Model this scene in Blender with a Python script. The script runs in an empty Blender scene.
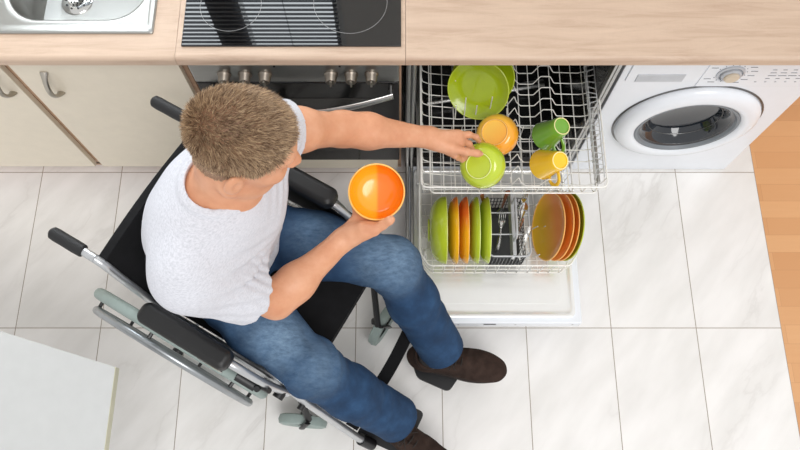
import bpy, bmesh, math, random
import numpy as np
from mathutils import Vector, Matrix
random.seed(7); rng = np.random.default_rng(7)
S = bpy.context.scene
COL = S.collection
R = math.radians
PI = math.pi

# ------------------------------------------------------------------ camera and mapping
F, TH, CY, CH = 733.0, R(19.2), -1.07, 2.6
def un(u, v, z):
    a = TH + math.atan(-(v-225)/F); h = CH-z
    D = h*math.cos(a-TH)/math.cos(a)
    return Vector(((u-400)*D/F, CY+h*math.tan(a), z))
def L(p, q, z):            # wheelchair frame -> world
    return Vector((p*.866+(q-.644)*.5, -p*.5+(q-.644)*.866, z))
FW = Vector((.866, -.5, 0)); LW = Vector((.5, .866, 0)); UP = Vector((0, 0, 1))

cam = bpy.data.cameras.new('camera'); camo = bpy.data.objects.new('camera', cam); COL.objects.link(camo)
camo.location = (0, CY, CH); camo.rotation_euler = (TH, 0, 0)
cam.sensor_width = 36; cam.lens = F/800*36; cam.clip_start = .05
S.camera = camo
S.view_settings.view_transform = 'Standard'; S.view_settings.look = 'None'
S.view_settings.gamma = 1; S.view_settings.exposure = 0

# ------------------------------------------------------------------ materials
def s2l(c):
    return tuple((x/255/12.92 if x/255 <= .04045 else ((x/255+.055)/1.055)**2.4) for x in c)+(1,)
class NT:
    def __init__(s, name):
        s.m = bpy.data.materials.new(name); s.m.use_nodes = True
        s.t = s.m.node_tree; s.b = s.t.nodes['Principled BSDF']
    def n(s, typ, **kw):
        nd = s.t.nodes.new(typ)
        for k, v in kw.items():
            if k.startswith('i_'):
                key = k[2:]; key = int(key) if key.isdigit() else key.replace('_', ' ')
                nd.inputs[key].default_value = v
            else: setattr(nd, k, v)
        return nd
    def l(s, a, b): s.t.links.new(a, b)
    def co(s, scale=(1, 1, 1), rot=(0, 0, 0), loc=(0, 0, 0)):
        tc = s.n('ShaderNodeTexCoord'); mp = s.n('ShaderNodeMapping')
        mp.inputs['Scale'].default_value = scale; mp.inputs['Rotation'].default_value = rot; mp.inputs['Location'].default_value = loc
        s.l(tc.outputs['Object'], mp.inputs['Vector']); return mp.outputs[0]
    def noise(s, vec, scale, detail=4, rough=.5, dist=0):
        nd = s.n('ShaderNodeTexNoise'); nd.inputs['Scale'].default_value = scale; nd.inputs['Detail'].default_value = detail
        nd.inputs['Roughness'].default_value = rough; nd.inputs['Distortion'].default_value = dist
        s.l(vec, nd.inputs['Vector']); return nd.outputs['Fac']
    def ramp(s, fac, stops):
        r = s.n('ShaderNodeValToRGB'); e = r.color_ramp.elements
        while len(e) < len(stops): e.new(.5)
        for i, (p, c) in enumerate(stops): e[i].position = p; e[i].color = c
        s.l(fac, r.inputs[0]); return r.outputs[0]
    def mix(s, fac, a, b, mode='MIX'):
        m = s.n('ShaderNodeMix', data_type='RGBA', blend_type=mode)
        for sock, v in ((m.inputs[0], fac), (m.inputs[6], a), (m.inputs[7], b)):
            if hasattr(v, 'links'): s.l(v, sock)
            else: sock.default_value = v
        return m.outputs[2]
    def math(s, op, a, b=0, c=None):
        m = s.n('ShaderNodeMath', operation=op)
        for i, v in enumerate((a, b) if c is None else (a, b, c)):
            if hasattr(v, 'links'): s.l(v, m.inputs[i])
            else: m.inputs[i].default_value = v
        return m.outputs[0]
    def bump(s, h, strength=.3, dist=.001):
        b = s.n('ShaderNodeBump'); b.inputs['Strength'].default_value = strength; b.inputs['Distance'].default_value = dist
        s.l(h, b.inputs['Height']); s.l(b.outputs[0], s.b.inputs['Normal'])
    def col(s, v):
        if hasattr(v, 'links'): s.l(v, s.b.inputs['Base Color'])
        else: s.b.inputs['Base Color'].default_value = v
def M(name, rgb, rough=.5, metal=0, bump=None, var=.06, coat=0, spec=.5, vs=30):
    t = NT(name); c = s2l(rgb); v = t.co()
    f = t.noise(v, vs, 3)
    d = tuple(max(0, x*(1-var)) for x in c[:3])+(1,); e = tuple(min(1, x*(1+var)) for x in c[:3])+(1,)
    t.col(t.ramp(f, [(.3, d), (.7, e)]))
    t.b.inputs['Roughness'].default_value = rough; t.b.inputs['Metallic'].default_value = metal
    t.b.inputs['Specular IOR Level'].default_value = spec
    if coat: t.b.inputs['Coat Weight'].default_value = coat; t.b.inputs['Coat Roughness'].default_value = .05
    if bump: t.bump(t.noise(v, bump[0], 4), bump[1], bump[2] if len(bump) > 2 else .001)
    return t.m
def oak(name, base=(203, 179, 158), dark=(184, 157, 136)):
    t = NT(name); v = t.co((1.2, 12, 12)); w = t.noise(v, 3.0, 9, .72, .7)
    c = t.ramp(w, [(.3, s2l(dark)), (.52, s2l(base)), (.75, s2l(tuple(min(255, x+10) for x in base)))])
    f2 = t.noise(t.co((60, 6, 6)), 5, 3)
    c = t.mix(t.math('MULTIPLY', f2, .22), c, s2l(dark)); t.col(c)
    t.b.inputs['Roughness'].default_value = .5; t.bump(w, .25, .0006); return t.m
def steel(name, rgb=(178, 178, 176), rough=.28, stretch=(2, 120, 120)):
    t = NT(name); f = t.noise(t.co(stretch), 6, 4); c = s2l(rgb)
    t.col(t.ramp(f, [(.3, tuple(x*.85 for x in c[:3])+(1,)), (.7, c)]))
    t.b.inputs['Metallic'].default_value = 1; t.b.inputs['Roughness'].default_value = rough
    t.bump(f, .05, .0003); return t.m
def tiles():
    t = NT('marble_tiles'); tc = t.n('ShaderNodeTexCoord'); sp = t.n('ShaderNodeSeparateXYZ')
    t.l(tc.outputs['Object'], sp.inputs[0])
    def line(o, off, pitch, w):
        a = t.math('PINGPONG', t.math('ADD', o, off+10*pitch), pitch/2)
        return a, t.math('LESS_THAN', a, w)
    ax, lx = line(sp.outputs[0], -1.365, .3046, .0014)
    ay, ly = line(sp.outputs[1], -.05, .605, .0014)
    g = t.math('MAXIMUM', lx, ly)
    # a different vein field on each tile
    ix = t.math('FLOOR', t.math('DIVIDE', t.math('ADD', sp.outputs[0], -1.365+3.046), .3046))
    iy = t.math('FLOOR', t.math('DIVIDE', t.math('ADD', sp.outputs[1], -.05+6.05), .605))
    cb = t.n('ShaderNodeCombineXYZ'); t.l(t.math('MULTIPLY', ix, 3.7), cb.inputs[0]); t.l(t.math('MULTIPLY', iy, 5.3), cb.inputs[1]); t.l(t.math('MULTIPLY', t.math('ADD', ix, iy), 1.9), cb.inputs[2])
    va = t.n('ShaderNodeVectorMath', operation='ADD'); m2 = t.n('ShaderNodeMapping'); m2.inputs['Scale'].default_value = (.9, 2.6, 1); t.l(t.co((1, 1, 1), (0, 0, R(-52))), m2.inputs['Vector']); t.l(m2.outputs[0], va.inputs[0]); t.l(cb.outputs[0], va.inputs[1])
    n1 = t.noise(va.outputs[0], 1.9, 6, .55, .35)
    vein = t.ramp(t.math('ABSOLUTE', t.math('SUBTRACT', n1, .5)), [(0, (.8, .8, .8, 1)), (.02, (.3, .3, .3, 1)), (.09, (0, 0, 0, 1))])
    msk = t.ramp(t.noise(va.outputs[0], 1.3, 2), [(.45, (0, 0, 0, 1)), (.68, (1, 1, 1, 1))])
    n2 = t.noise(va.outputs[0], 4, 5)
    base = t.ramp(n2, [(.3, s2l((226, 224, 221))), (.65, s2l((239, 237, 235)))])
    vm = t.mix(1.0, vein, msk, 'MULTIPLY')
    c = t.mix(t.math('MULTIPLY', vm, .42), base, s2l((172, 166, 160)))
    c = t.mix(g, c, s2l((150, 136, 124))); t.col(c)
    t.b.inputs['Roughness'].default_value = .32; t.bump(t.math('SUBTRACT', 1, g), .3, .001); return t.m
def parquet():
    t = NT('beech_parquet'); b = t.n('ShaderNodeTexBrick'); b.offset = .37; b.offset_frequency = 2
    t.l(t.co(), b.inputs['Vector'])
    b.inputs['Scale'].default_value = 1; b.inputs['Brick Width'].default_value = .46; b.inputs['Row Height'].default_value = .068
    b.inputs['Mortar Size'].default_value = .0006; b.inputs['Mortar Smooth'].default_value = .2
    b.inputs['Color1'].default_value = s2l((222, 172, 124)); b.inputs['Color2'].default_value = s2l((205, 150, 102)); b.inputs['Mortar'].default_value = s2l((186, 134, 90))
    g = t.noise(t.co((2, 22, 1)), 4, 6, .6, .5)
    c = t.mix(t.math('MULTIPLY', g, .5), b.outputs['Color'], s2l((208, 150, 98))); t.col(c)
    t.b.inputs['Roughness'].default_value = .4; return t.m
def two_tone(name, a, b, axis=0, off=0., rough=.18, soft=.004):
    t = NT(name); tc = t.n('ShaderNodeTexCoord'); sp = t.n('ShaderNodeSeparateXYZ'); t.l(tc.outputs['Object'], sp.inputs[0])
    mr = t.n('ShaderNodeMapRange'); mr.inputs[1].default_value = off-soft; mr.inputs[2].default_value = off+soft
    t.l(sp.outputs[axis], mr.inputs[0]); t.col(t.mix(mr.outputs[0], s2l(a), s2l(b)))
    t.b.inputs['Roughness'].default_value = rough; t.b.inputs['Coat Weight'].default_value = .4; return t.m
def denim(spots):
    t = NT('blue_denim'); v = t.co()
    n = t.noise(v, 14, 5, .6); c = t.ramp(n, [(.3, s2l((18, 40, 68))), (.5, s2l((27, 54, 86))), (.72, s2l((42, 74, 110)))])
    tc = t.n('ShaderNodeTexCoord'); tot = None
    for (ce, rad, st) in spots:                       # faded, worn areas of the cloth on the thigh tops and knees
        d = t.n('ShaderNodeVectorMath', operation='DISTANCE'); t.l(tc.outputs['Object'], d.inputs[0]); d.inputs[1].default_value = ce
        mr = t.n('ShaderNodeMapRange'); mr.interpolation_type = 'SMOOTHSTEP'; mr.inputs[1].default_value = rad; mr.inputs[2].default_value = 0; mr.inputs[3].default_value = 0; mr.inputs[4].default_value = st
        t.l(d.outputs['Value'], mr.inputs[0]); tot = mr.outputs[0] if tot is None else t.math('MAXIMUM', tot, mr.outputs[0])
    fr = t.ramp(t.noise(t.co((1, 2.2, 1), (0, 0, R(-30))), 38, 6, .75), [(.3, (.3, .3, .3, 1)), (.7, (1, 1, 1, 1))])
    if tot is not None: c = t.mix(t.mix(1.0, tot, fr, 'MULTIPLY'), c, s2l((132, 160, 186)))
    wv = t.noise(t.co((1, 1, 4)), 420, 2); c = t.mix(t.math('MULTIPLY', wv, .22), c, s2l((84, 112, 142)))
    t.col(c); t.b.inputs['Roughness'].default_value = .85; t.b.inputs['Specular IOR Level'].default_value = .2
    t.bump(t.math('ADD', t.noise(v, 55, 4), t.math('MULTIPLY', wv, .4)), .5, .002); return t.m
def glassmat(name, rgb, rough=.02, alpha=.35):
    t = NT(name); t.col(s2l(rgb)); t.b.inputs['Transmission Weight'].default_value = .9; t.b.inputs['Roughness'].default_value = rough; t.b.inputs['IOR'].default_value = 1.3; return t.m

MT = dict(
 oak=oak('light_oak'), edge=oak('oak_edge', (192, 158, 132), (172, 136, 110)),
 cream=M('cream_laminate', (226, 216, 198), .35, var=.02), wall=M('white_plaster', (235, 233, 228), .8, bump=(90, .05), var=.01),
 tile=tiles(), parq=parquet(),
 steel=steel('brushed_steel'), sinksteel=M('sink_steel', (172, 172, 169), .34, 1, var=.015, vs=6), knobm=M('dark_nickel', (140, 132, 122), .38, 1), chrome=M('chrome', (215, 215, 213), .12, 1, var=.02),
 darksteel=steel('dark_steel', (120, 120, 120), .35), nickel=M('brushed_nickel', (178, 172, 162), .3, 1),
 blackglass=M('black_glass', (5, 5, 6), .008, 0, var=.02, coat=0, spec=.85), ring=M('hob_marking', (140, 140, 140), .4),
 enamel=M('white_enamel', (230, 234, 240), .22, var=.01), ovenblack=M('oven_black_glass', (16, 15, 15), .1, var=.1),
 ovenin=M('oven_window_glass', (52, 50, 48), .15, var=.1),
 grey=M('light_grey_plastic', (190, 194, 200), .4), cream2=M('beige_knob', (205, 192, 172), .35), ink=M('grey_printing', (120, 124, 130), .6),
 rubber=M('black_rubber', (24, 24, 25), .6, bump=(200, .3)), black=M('black_plastic', (20, 20, 22), .38, var=.2), vinyl=M('black_vinyl', (20, 20, 21), .45, bump=(350, .25, .0006), var=.15),
 nylon=M('black_nylon', (17, 17, 19), .8, bump=(500, .5, .001), var=.25, spec=.25),
 tyre=M('grey_green_tyre', (146, 160, 156), .55, bump=(150, .3)), alu=M('silver_painted_aluminium', (196, 198, 200), .3, .75), rimgrey=M('anodised_push_rim', (158, 162, 165), .3, .7),
 wire=M('white_coated_wire', (234, 233, 228), .3), wireg=M('grey_coated_wire', (188, 190, 190), .3), bask=M('grey_basket_plastic', (182, 184, 186), .35), bask_shade=M('shaded_basket_mesh', (66, 68, 71), .45),
 tub=M('stainless_tub', (112, 112, 112), .22, .9), doorin=M('polished_door_liner', (240, 240, 238), .16, .35, var=.01),
 white=M('white_plastic', (236, 236, 234), .35),
 lime=M('lime_glaze', (186, 204, 52), .16, coat=.5, var=.03), olive=M('olive_lime_glaze', (164, 184, 22), .2, coat=.4, var=.04), green=M('leaf_green_glaze', (118, 172, 58), .18, coat=.4, var=.03),
 yellow=M('yellow_glaze', (246, 198, 44), .18, coat=.4, var=.03), oplate=M('orange_plate_glaze', (255, 172, 70), .2, coat=.4, var=.03), orange=M('orange_glaze', (255, 160, 44), .18, coat=.4, var=.03),
 tt_bowl=two_tone('yellow_and_orange_glaze', (252, 176, 32), (248, 128, 16)), tt_bowl2=two_tone('soft_yellow_and_orange_glaze', (250, 166, 44), (252, 196, 72), 0, -.01, soft=.03),
 shadow_plate=two_tone('plate_shadow_gradient', (252, 202, 60), (255, 162, 92), 1, -.01, soft=.05), tt_dish=two_tone('dish_two_tone_glaze', (252, 190, 28), (244, 128, 40), 0, .045, soft=.03), tt_dish2=two_tone('dish_deep_two_tone_glaze', (252, 178, 30), (246, 118, 40), 0, -.01, soft=.03),  # plate gradient puts its shadowed yellow side into the colour; dish glazes are two-tone
 foot=M('pale_glazed_foot', (250, 236, 170), .4), shirt=None, slab=M('grey_white_tabletop', (188, 189, 188), .4, var=.02), slabedge=M('pale_yellow_edge', (206, 204, 180), .5),
 suede=M('brown_suede', (54, 42, 37), .95, bump=(260, .6, .0015), var=.3, spec=.15), sole=M('dark_brown_sole', (38, 27, 22), .6), lace=M('dark_lace', (34, 26, 22), .8), sock=M('charcoal_sock', (40, 38, 38), .9, bump=(300, .5)),
 pinkish=M('pinkish_reflection_tint', (196, 132, 104), .25, .8), outside=None)  # pinkish reflection on the cutlery handles is put into their colour
t = NT('white_marl_cotton'); v = t.co()
c = t.ramp(t.noise(t.co((1, 1, 5)), 160, 4, .7), [(.3, s2l((190, 192, 199))), (.62, s2l((217, 218, 225)))]); t.col(c)
t.b.inputs['Roughness'].default_value = .9; t.b.inputs['Specular IOR Level'].default_value = .15; t.bump(t.math('ADD', t.noise(v, 28, 4), t.math('MULTIPLY', t.noise(v, 300, 2), .3)), .35, .004); MT['shirt'] = t.m
t = NT('skin'); v = t.co()
c = t.ramp(t.noise(v, 16, 5, .6), [(.3, s2l((204, 142, 106))), (.5, s2l((215, 156, 120))), (.7, s2l((224, 170, 136)))])
c = t.mix(t.math('MULTIPLY', t.noise(v, 90, 3), .25), c, s2l((196, 124, 92))); t.col(c)
t.b.inputs['Roughness'].default_value = .5; t.b.inputs['Subsurface Weight'].default_value = .05; t.b.inputs['Subsurface Radius'].default_value = (.01, .004, .002); t.b.inputs['Subsurface Scale'].default_value = 1
t.bump(t.noise(v, 220, 4), .25, .0008); MT['skin'] = t.m
def hairmat(name, a, b):
    t = NT(name); gm = t.n('ShaderNodeNewGeometry'); t.col(t.ramp(t.math('ADD', t.math('MULTIPLY', gm.outputs['Random Per Island'], .6), t.math('MULTIPLY', t.noise(t.co(), 25, 2), .4)), [(.25, s2l(a)), (.8, s2l(b))])); t.b.inputs['Roughness'].default_value = .5; t.b.inputs['Specular IOR Level'].default_value = .4; return t.m
MT['hair'] = hairmat('light_brown_hair', (98, 72, 52), (216, 186, 150)); MT['scalp'] = hairmat('hair_roots', (132, 98, 74), (170, 132, 104))
MT['lip'] = M('lip', (190, 110, 95), .5); MT['nail'] = M('fingernail', (236, 190, 170), .3)
MT['eye'] = two_tone('eye', (235, 232, 228), (60, 80, 90), 0, .0095, soft=.0005)
t = NT('daylight_sky'); t.t.nodes.remove(t.b); e = t.n('ShaderNodeEmission'); e.inputs[0].default_value = (.9, .96, 1, 1); e.inputs[1].default_value = 6.5
t.l(e.outputs[0], t.t.nodes['Material Output'].inputs[0]); MT['outside'] = t.m

# ------------------------------------------------------------------ object helpers
def link(o, parent=None):
    COL.objects.link(o)
    if parent is not None:
        o.parent = parent
        o.matrix_parent_inverse = Matrix.Translation(parent['_w']).inverted() if '_w' in parent else Matrix()
    return o
def tag(o, label=None, cat=None, group=None, kind=None):
    for k, v in (('label', label), ('category', cat), ('group', group), ('kind', kind)):
        if v: o[k] = v
    return o
def thing(name, loc, label, cat, group=None, rot=None):
    o = bpy.data.objects.new(name, None); COL.objects.link(o); o.location = loc; o.empty_display_size = .05
    if rot is not None: o.matrix_world = Matrix.Translation(loc) @ rot.to_4x4()
    return tag(o, label, cat, group)
def mesh_obj(name, me, mat, parent=None, world=True, smooth=True, loc=None):
    """world=True: mesh coords are world coords; they are rebased on the parent's location."""
    o = bpy.data.objects.new(name, me)
    mats = mat if isinstance(mat, (list, tuple)) else [mat]
    for m in mats: me.materials.append(m)
    COL.objects.link(o)
    if parent is not None:
        o.parent = parent
        if world:
            acc = Vector(); q = parent
            while q is not None: acc = acc+Vector(q.location); q = q.parent
            me.transform(Matrix.Translation(-acc))
    elif world:
        c = Vector((0, 0, 0))
        if loc is not None: c = Vector(loc)
        me.transform(Matrix.Translation(-c)); o.location = c
    if smooth:
        for p in me.polygons: p.use_smooth = True
    return o
class B:
    """collects shapes into one bmesh"""
    def __init__(s): s.bm = bmesh.new()
    def box(s, x0, x1, y0, y1, z0, z1, bev=0, mi=0):
        vs = [s.bm.verts.new((x, y, z)) for x in (x0, x1) for y in (y0, y1) for z in (z0, z1)]
        fs = []
        for q in ((0, 1, 3, 2), (4, 6, 7, 5), (0, 4, 5, 1), (2, 3, 7, 6), (0, 2, 6, 4), (1, 5, 7, 3)):
            f = s.bm.faces.new([vs[i] for i in q]); f.material_index = mi; fs.append(f)
        if bev:
            es = list({e for f in fs for e in f.edges})
            r = bmesh.ops.bevel(s.bm, geom=es, offset=bev, segments=3, affect='EDGES', profile=.5)
            for f in r['faces']: f.material_index = mi
        return s
    def loft(s, rings, close=True, cap0=True, cap1=True, mi=0):
        rv = [[s.bm.verts.new(p) for p in r] for r in rings]; n = len(rings[0])
        for a, b in zip(rv, rv[1:]):
            for i in range(n if close else n-1):
                j = (i+1) % n
                f = s.bm.faces.new((a[i], a[j], b[j], b[i])); f.material_index = mi
        if cap0: s.bm.faces.new(rv[0][::-1]).material_index = mi
        if cap1: s.bm.faces.new(rv[-1]).material_index = mi
        return s
    def tube(s, pts, r, seg=8, closed=False, mi=0, flat=None):
        pts = [Vector(p) for p in pts]; n = len(pts); rs = r if isinstance(r, (list, tuple)) else [r]*n
        tans = []
        for i in range(n):
            a = pts[i-1] if (i > 0 or closed) else pts[i]; b = pts[(i+1) % n] if (i < n-1 or closed) else pts[i]
            tans.append((b-a).normalized())
        ref = Vector((0, 0, 1)) if abs(tans[0].z) < .9 else Vector((1, 0, 0))
        nrm = (ref-tans[0]*ref.dot(tans[0])).normalized(); rings = []
        for i in range(n):
            nrm = (nrm-tans[i]*nrm.dot(tans[i])).normalized(); bi = tans[i].cross(nrm)
            fa, fb = (1, 1) if flat is None else flat
            rings.append([pts[i]+(nrm*math.cos(2*PI*k/seg)*fa+bi*math.sin(2*PI*k/seg)*fb)*rs[i] for k in range(seg)])
        if closed: rings.append(rings[0]); s.loft(rings, cap0=False, cap1=False, mi=mi)
        else: s.loft(rings, mi=mi)
        return s
    def lathe(s, prof, c=(0, 0, 0), rot=None, seg=40, mi=0):
        """prof: (r, h) along local +Z"""
        c = Vector(c); rot = rot or Matrix.Identity(3); prev = None
        for (r, h) in prof:
            if r < 1e-6: cur = [s.bm.verts.new(c+rot @ Vector((0, 0, h)))]
            else: cur = [s.bm.verts.new(c+rot @ Vector((r*math.cos(2*PI*k/seg), r*math.sin(2*PI*k/seg), h))) for k in range(seg)]
            if prev:
                for k in range(seg):
                    j = (k+1) % seg
                    if len(prev) == 1 and len(cur) > 1: f = (prev[0], cur[j], cur[k])
                    elif len(cur) == 1 and len(prev) > 1: f = (prev[k], prev[j], cur[0])
                    elif len(cur) > 1: f = (prev[k], prev[j], cur[j], cur[k])
                    else: continue
                    s.bm.faces.new(f).material_index = mi
            prev = cur
        return s
    def build(s, name, mat, parent=None, world=True, smooth=True, loc=None, merge=True):
        if merge: bmesh.ops.remove_doubles(s.bm, verts=s.bm.verts, dist=1e-5)
        bmesh.ops.recalc_face_normals(s.bm, faces=s.bm.faces)
        me = bpy.data.meshes.new(name); s.bm.to_mesh(me); s.bm.free()
        o = mesh_obj(name, me, mat, parent, world, smooth, loc)
        if smooth:
            me.update()
            try: me.set_sharp_from_angle(angle=R(38))
            except Exception: pass
            if any(p.area > .002 for p in me.polygons):
                wm_ = o.modifiers.new('weighted_normals', 'WEIGHTED_NORMAL'); wm_.mode = 'FACE_AREA'; wm_.weight = 80; wm_.keep_sharp = True
        return o
def axis_rot(n, spin=0.):
    n = Vector(n).normalized(); return (n.to_track_quat('Z', 'Y').to_matrix()) @ Matrix.Rotation(spin, 3, 'Z')
def bez(ps, n=12):
    """Catmull-Rom through ps"""
    ps = [Vector(p) for p in ps]; out = []
    P = [ps[0]*2-ps[1]]+ps+[ps[-1]*2-ps[-2]]
    for i in range(1, len(P)-2):
        for k in range(n):
            t = k/n; a, b, c, d = P[i-1], P[i], P[i+1], P[i+2]
            out.append(.5*((2*b)+(c-a)*t+(2*a-5*b+4*c-d)*t*t+(3*b-a-3*c+d)*t**3))
    out.append(ps[-1]); return out
def fillet(pts, r, n=5, closed=False):
    pts = [Vector(p) for p in pts]; out = []; N = len(pts)
    for i, p in enumerate(pts):
        if not closed and i in (0, N-1): out.append(p); continue
        a = pts[i-1]; b = pts[(i+1) % N]; da = (a-p); db = (b-p); rr = min(r, da.length*.49, db.length*.49)
        A = p+da.normalized()*rr; Bq = p+db.normalized()*rr
        for k in range(n+1):
            t = k/n; out.append(A*(1-t)**2+p*2*t*(1-t)+Bq*t*t)
    return out
def rrect(x0, x1, y0, y1, r, z, n=8):
    out = []
    for cx, cy, a0 in ((x1-r, y1-r, 0), (x0+r, y1-r, 90), (x0+r, y0+r, 180), (x1-r, y0+r, 270)):
        for k in range(n+1):
            a = R(a0+90*k/n); out.append(Vector((cx+r*math.cos(a), cy+r*math.sin(a), z)))
    return out

# ================================================================== SETTING
def plane(name, x0, x1, y0, y1, z, mat):
    b = B(); b.box(x0, x1, y0, y1, z-.03, z); o = b.build(name, mat, smooth=False); return tag(o, kind='structure')
plane('floor', -3.2, 1.3655, -3.2, .62, 0, MT['tile'])
plane('floor_parquet', 1.3655, 3.6, -3.2, .62, 0, MT['parq'])
# wall behind the worktop with a window; venetian blind in it
WX0, WX1, WZ0, WZ1 = -1.4, -.22, 1.12, 2.35
b = B(); b.box(-3.2, WX0, .62, .78, 0, 2.7); b.box(WX1, 3.6, .62, .78, 0, 2.7); b.box(WX0, WX1, .62, .78, 0, WZ0); b.box(WX0, WX1, .62, .78, WZ1, 2.7)
tag(b.build('wall_back', MT['wall'], smooth=False), kind='structure')
b = B(); fw = .045
b.box(WX0, WX1, .69, .74, WZ0, WZ0+fw); b.box(WX0, WX1, .69, .74, WZ1-fw, WZ1); b.box(WX0, WX0+fw, .69, .74, WZ0, WZ1); b.box(WX1-fw, WX1, .69, .74, WZ0, WZ1); b.box(-.76, -.63, .685, .74, WZ0, WZ1)
w = tag(b.build('window_1', MT['white'], smooth=False), kind='structure')
b = B(); b.box(WX0, WX1, .84, .85, WZ0, WZ1); g = b.build('window_sky', MT['outside'], w, smooth=False)
bl = thing('venetian_blind', (-.81, .66, WZ0), 'grey venetian blind in the window above the hob, seen mirrored in the black glass', 'blind')
b = B(); b.box(WX0+.02, WX1-.02, .645, .675, WZ1-.04, WZ1-.005, .003); b.build('head_rail', MT['white'], bl)
b = B()
for k in range(42):
    z = WZ0+.03+k*.0278
    b.loft([[Vector((x, .6515, z-.0052)), Vector((x, .6685, z+.0032)), Vector((x, .6685, z+.0044)), Vector((x, .6515, z-.0040))] for x in (WX0+.025, WX1-.025)])
b.tube([(-.45, .66, WZ0+.02), (-.45, .66, WZ1-.03)], .0012, 5); b.build('slats', M('grey_slats', (84, 86, 90), .5), bl, smooth=False)

# ================================================================== WORKTOP, HOB, SINK
def worktop(x0, x1, label, holes=None):
    b = B(); zt, zb, yb, yf = .91, .874, .60, -.015
    prof = [(yb, zb), (yf+.004, zb), (yf, zb+.004)]+[(yf+.012-.012*math.cos(R(a)), zt-.012+.012*math.sin(R(a))) for a in range(0, 91, 15)]+[(yb, zt)]
    if holes:
        hx0, hx1, hy0, hy1 = holes
        # front strip, sides and back strip around the cut-out
        p2 = [(hy0, zb)]+prof[1:-1]+[(hy0, zt)]
        b.loft([[Vector((x, y, z)) for y, z in p2] for x in (x0, x1)])
        b.box(x0, hx0, hy0, yb, zb, zt); b.box(hx1, x1, hy0, yb, zb, zt); b.box(hx0, hx1, hy1, yb, zb, zt)
    else: b.loft([[Vector((x, y, z)) for y, z in prof] for x in (x0, x1)])
    return tag(b.build('kitchen_worktop', MT['oak'], loc=((x0+x1)/2, .3, .87), merge=False), label, 'worktop', 'light oak worktop sections')
worktop(-2.0, -.5985, 'light oak worktop section at left with the steel sink set into it', (-1.63, -.70, .10, .52))
worktop(-.5975, .0145, 'short light oak worktop section under the black glass hob')
worktop(.0155, 1.9, 'long plain light oak worktop section over the dishwasher and washing machine')
# hob
hob = thing('ceramic_hob', (-.289, .28, .91), 'black glass ceramic hob with thin ring markings set in the oak worktop', 'hob')
b = B(); b.box(-.583, .003, .021, .535, .9101, .915, .0015); b.build('glass_top', MT['blackglass'], hob)
def ringm(cx, cy, r, w=.0006): 
    n = 72; z = .91515
    b.loft([[Vector((cx+rr*math.cos(2*PI*k/n), cy+rr*math.sin(2*PI*k/n), zz)) for k in range(n)] for rr, zz in ((r-w, z-.0002), (r-w, z), (r+w, z), (r+w, z-.0002))], cap0=False, cap1=False)
for a in ((-.46, .150, .083), (-.46, .37, .07), (-.135, .160, .100), (-.135, .38, .07)):
    b = B(); ringm(*a); b.build('cooking_zone_ring', MT['ring'], hob)
# sink
sk = thing('kitchen_sink', (-1.0, .3, .91), 'brushed stainless steel kitchen sink with rounded bowl set in the left worktop', 'sink')
X0, X1, Y0, Y1 = -1.66, -.662, .061, .55; bx0, bx1, by0, by1 = -1.075, -.695, .105, .50
DC = un(77, 1, .76); DCX, DCY = DC.x, DC.y
b = B()
lp = [rrect(X0, X1, Y0, Y1, .006, .9105), rrect(X0, X1, Y0, Y1, .008, .914), rrect(X0+.004, X1-.004, Y0+.004, Y1-.004, .008, .9175), rrect(X0+.014, X1-.014, Y0+.014, Y1-.014, .010, .9175), rrect(X0+.018, X1-.018, Y0+.018, Y1-.018, .012, .914)]
b.loft(lp, cap0=False, cap1=False)
inn = [rrect(bx0-.012, bx1+.012, by0-.014, by1+.014, .10, .914), rrect(bx0-.005, bx1+.005, by0-.006, by1+.006, .10, .9145), rrect(bx0, bx1, by0, by1, .10, .911), rrect(bx0+.003, bx1-.003, by0+.003, by1-.003, .10, .905), rrect(bx0+.010, bx1-.010, by0+.010, by1-.010, .095, .80), rrect(bx0+.03, bx1-.03, by0+.03, by1-.03, .08, .768), rrect(bx0+.07, bx1-.07, by0+.07, by1-.07, .06, .76), rrect(DCX-.045, DCX+.045, DCY-.045, DCY+.045, .044, .757)]
n1 = [b.bm.verts.new(p) for p in lp[-1]]; n2 = [b.bm.verts.new(p) for p in inn[0]]
for i in range(len(n1)):
    j = (i+1) % len(n1); b.bm.faces.new((n1[i], n1[j], n2[j], n2[i]))
b.loft(inn, cap0=False, cap1=True)
b.build('basin', MT['sinksteel'], sk)
b = B(); b.lathe([(0, .762), (.02, .762), (.024, .765), (.040, .764), (.046, .760), (.046, .757)], (DCX, DCY, 0)); st = b.build('drain_strainer', MT['chrome'], sk)
b = B()
for r, n in ((.008, 5), (.016, 9)):
    for k in range(n):
        a = 2*PI*k/n; b.lathe([(0, .7632), (.0026, .7632), (.0026, .760)], (DCX+r*math.cos(a), DCY+r*math.sin(a), 0), seg=10)
for k in range(10):
    a = 2*PI*k/10; b.lathe([(0, .7662), (.003, .7662), (.003, .760)], (DCX+.031*math.cos(a), DCY+.031*math.sin(a), 0), seg=10)
b.build('drain_holes', MT['black'], st)

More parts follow.
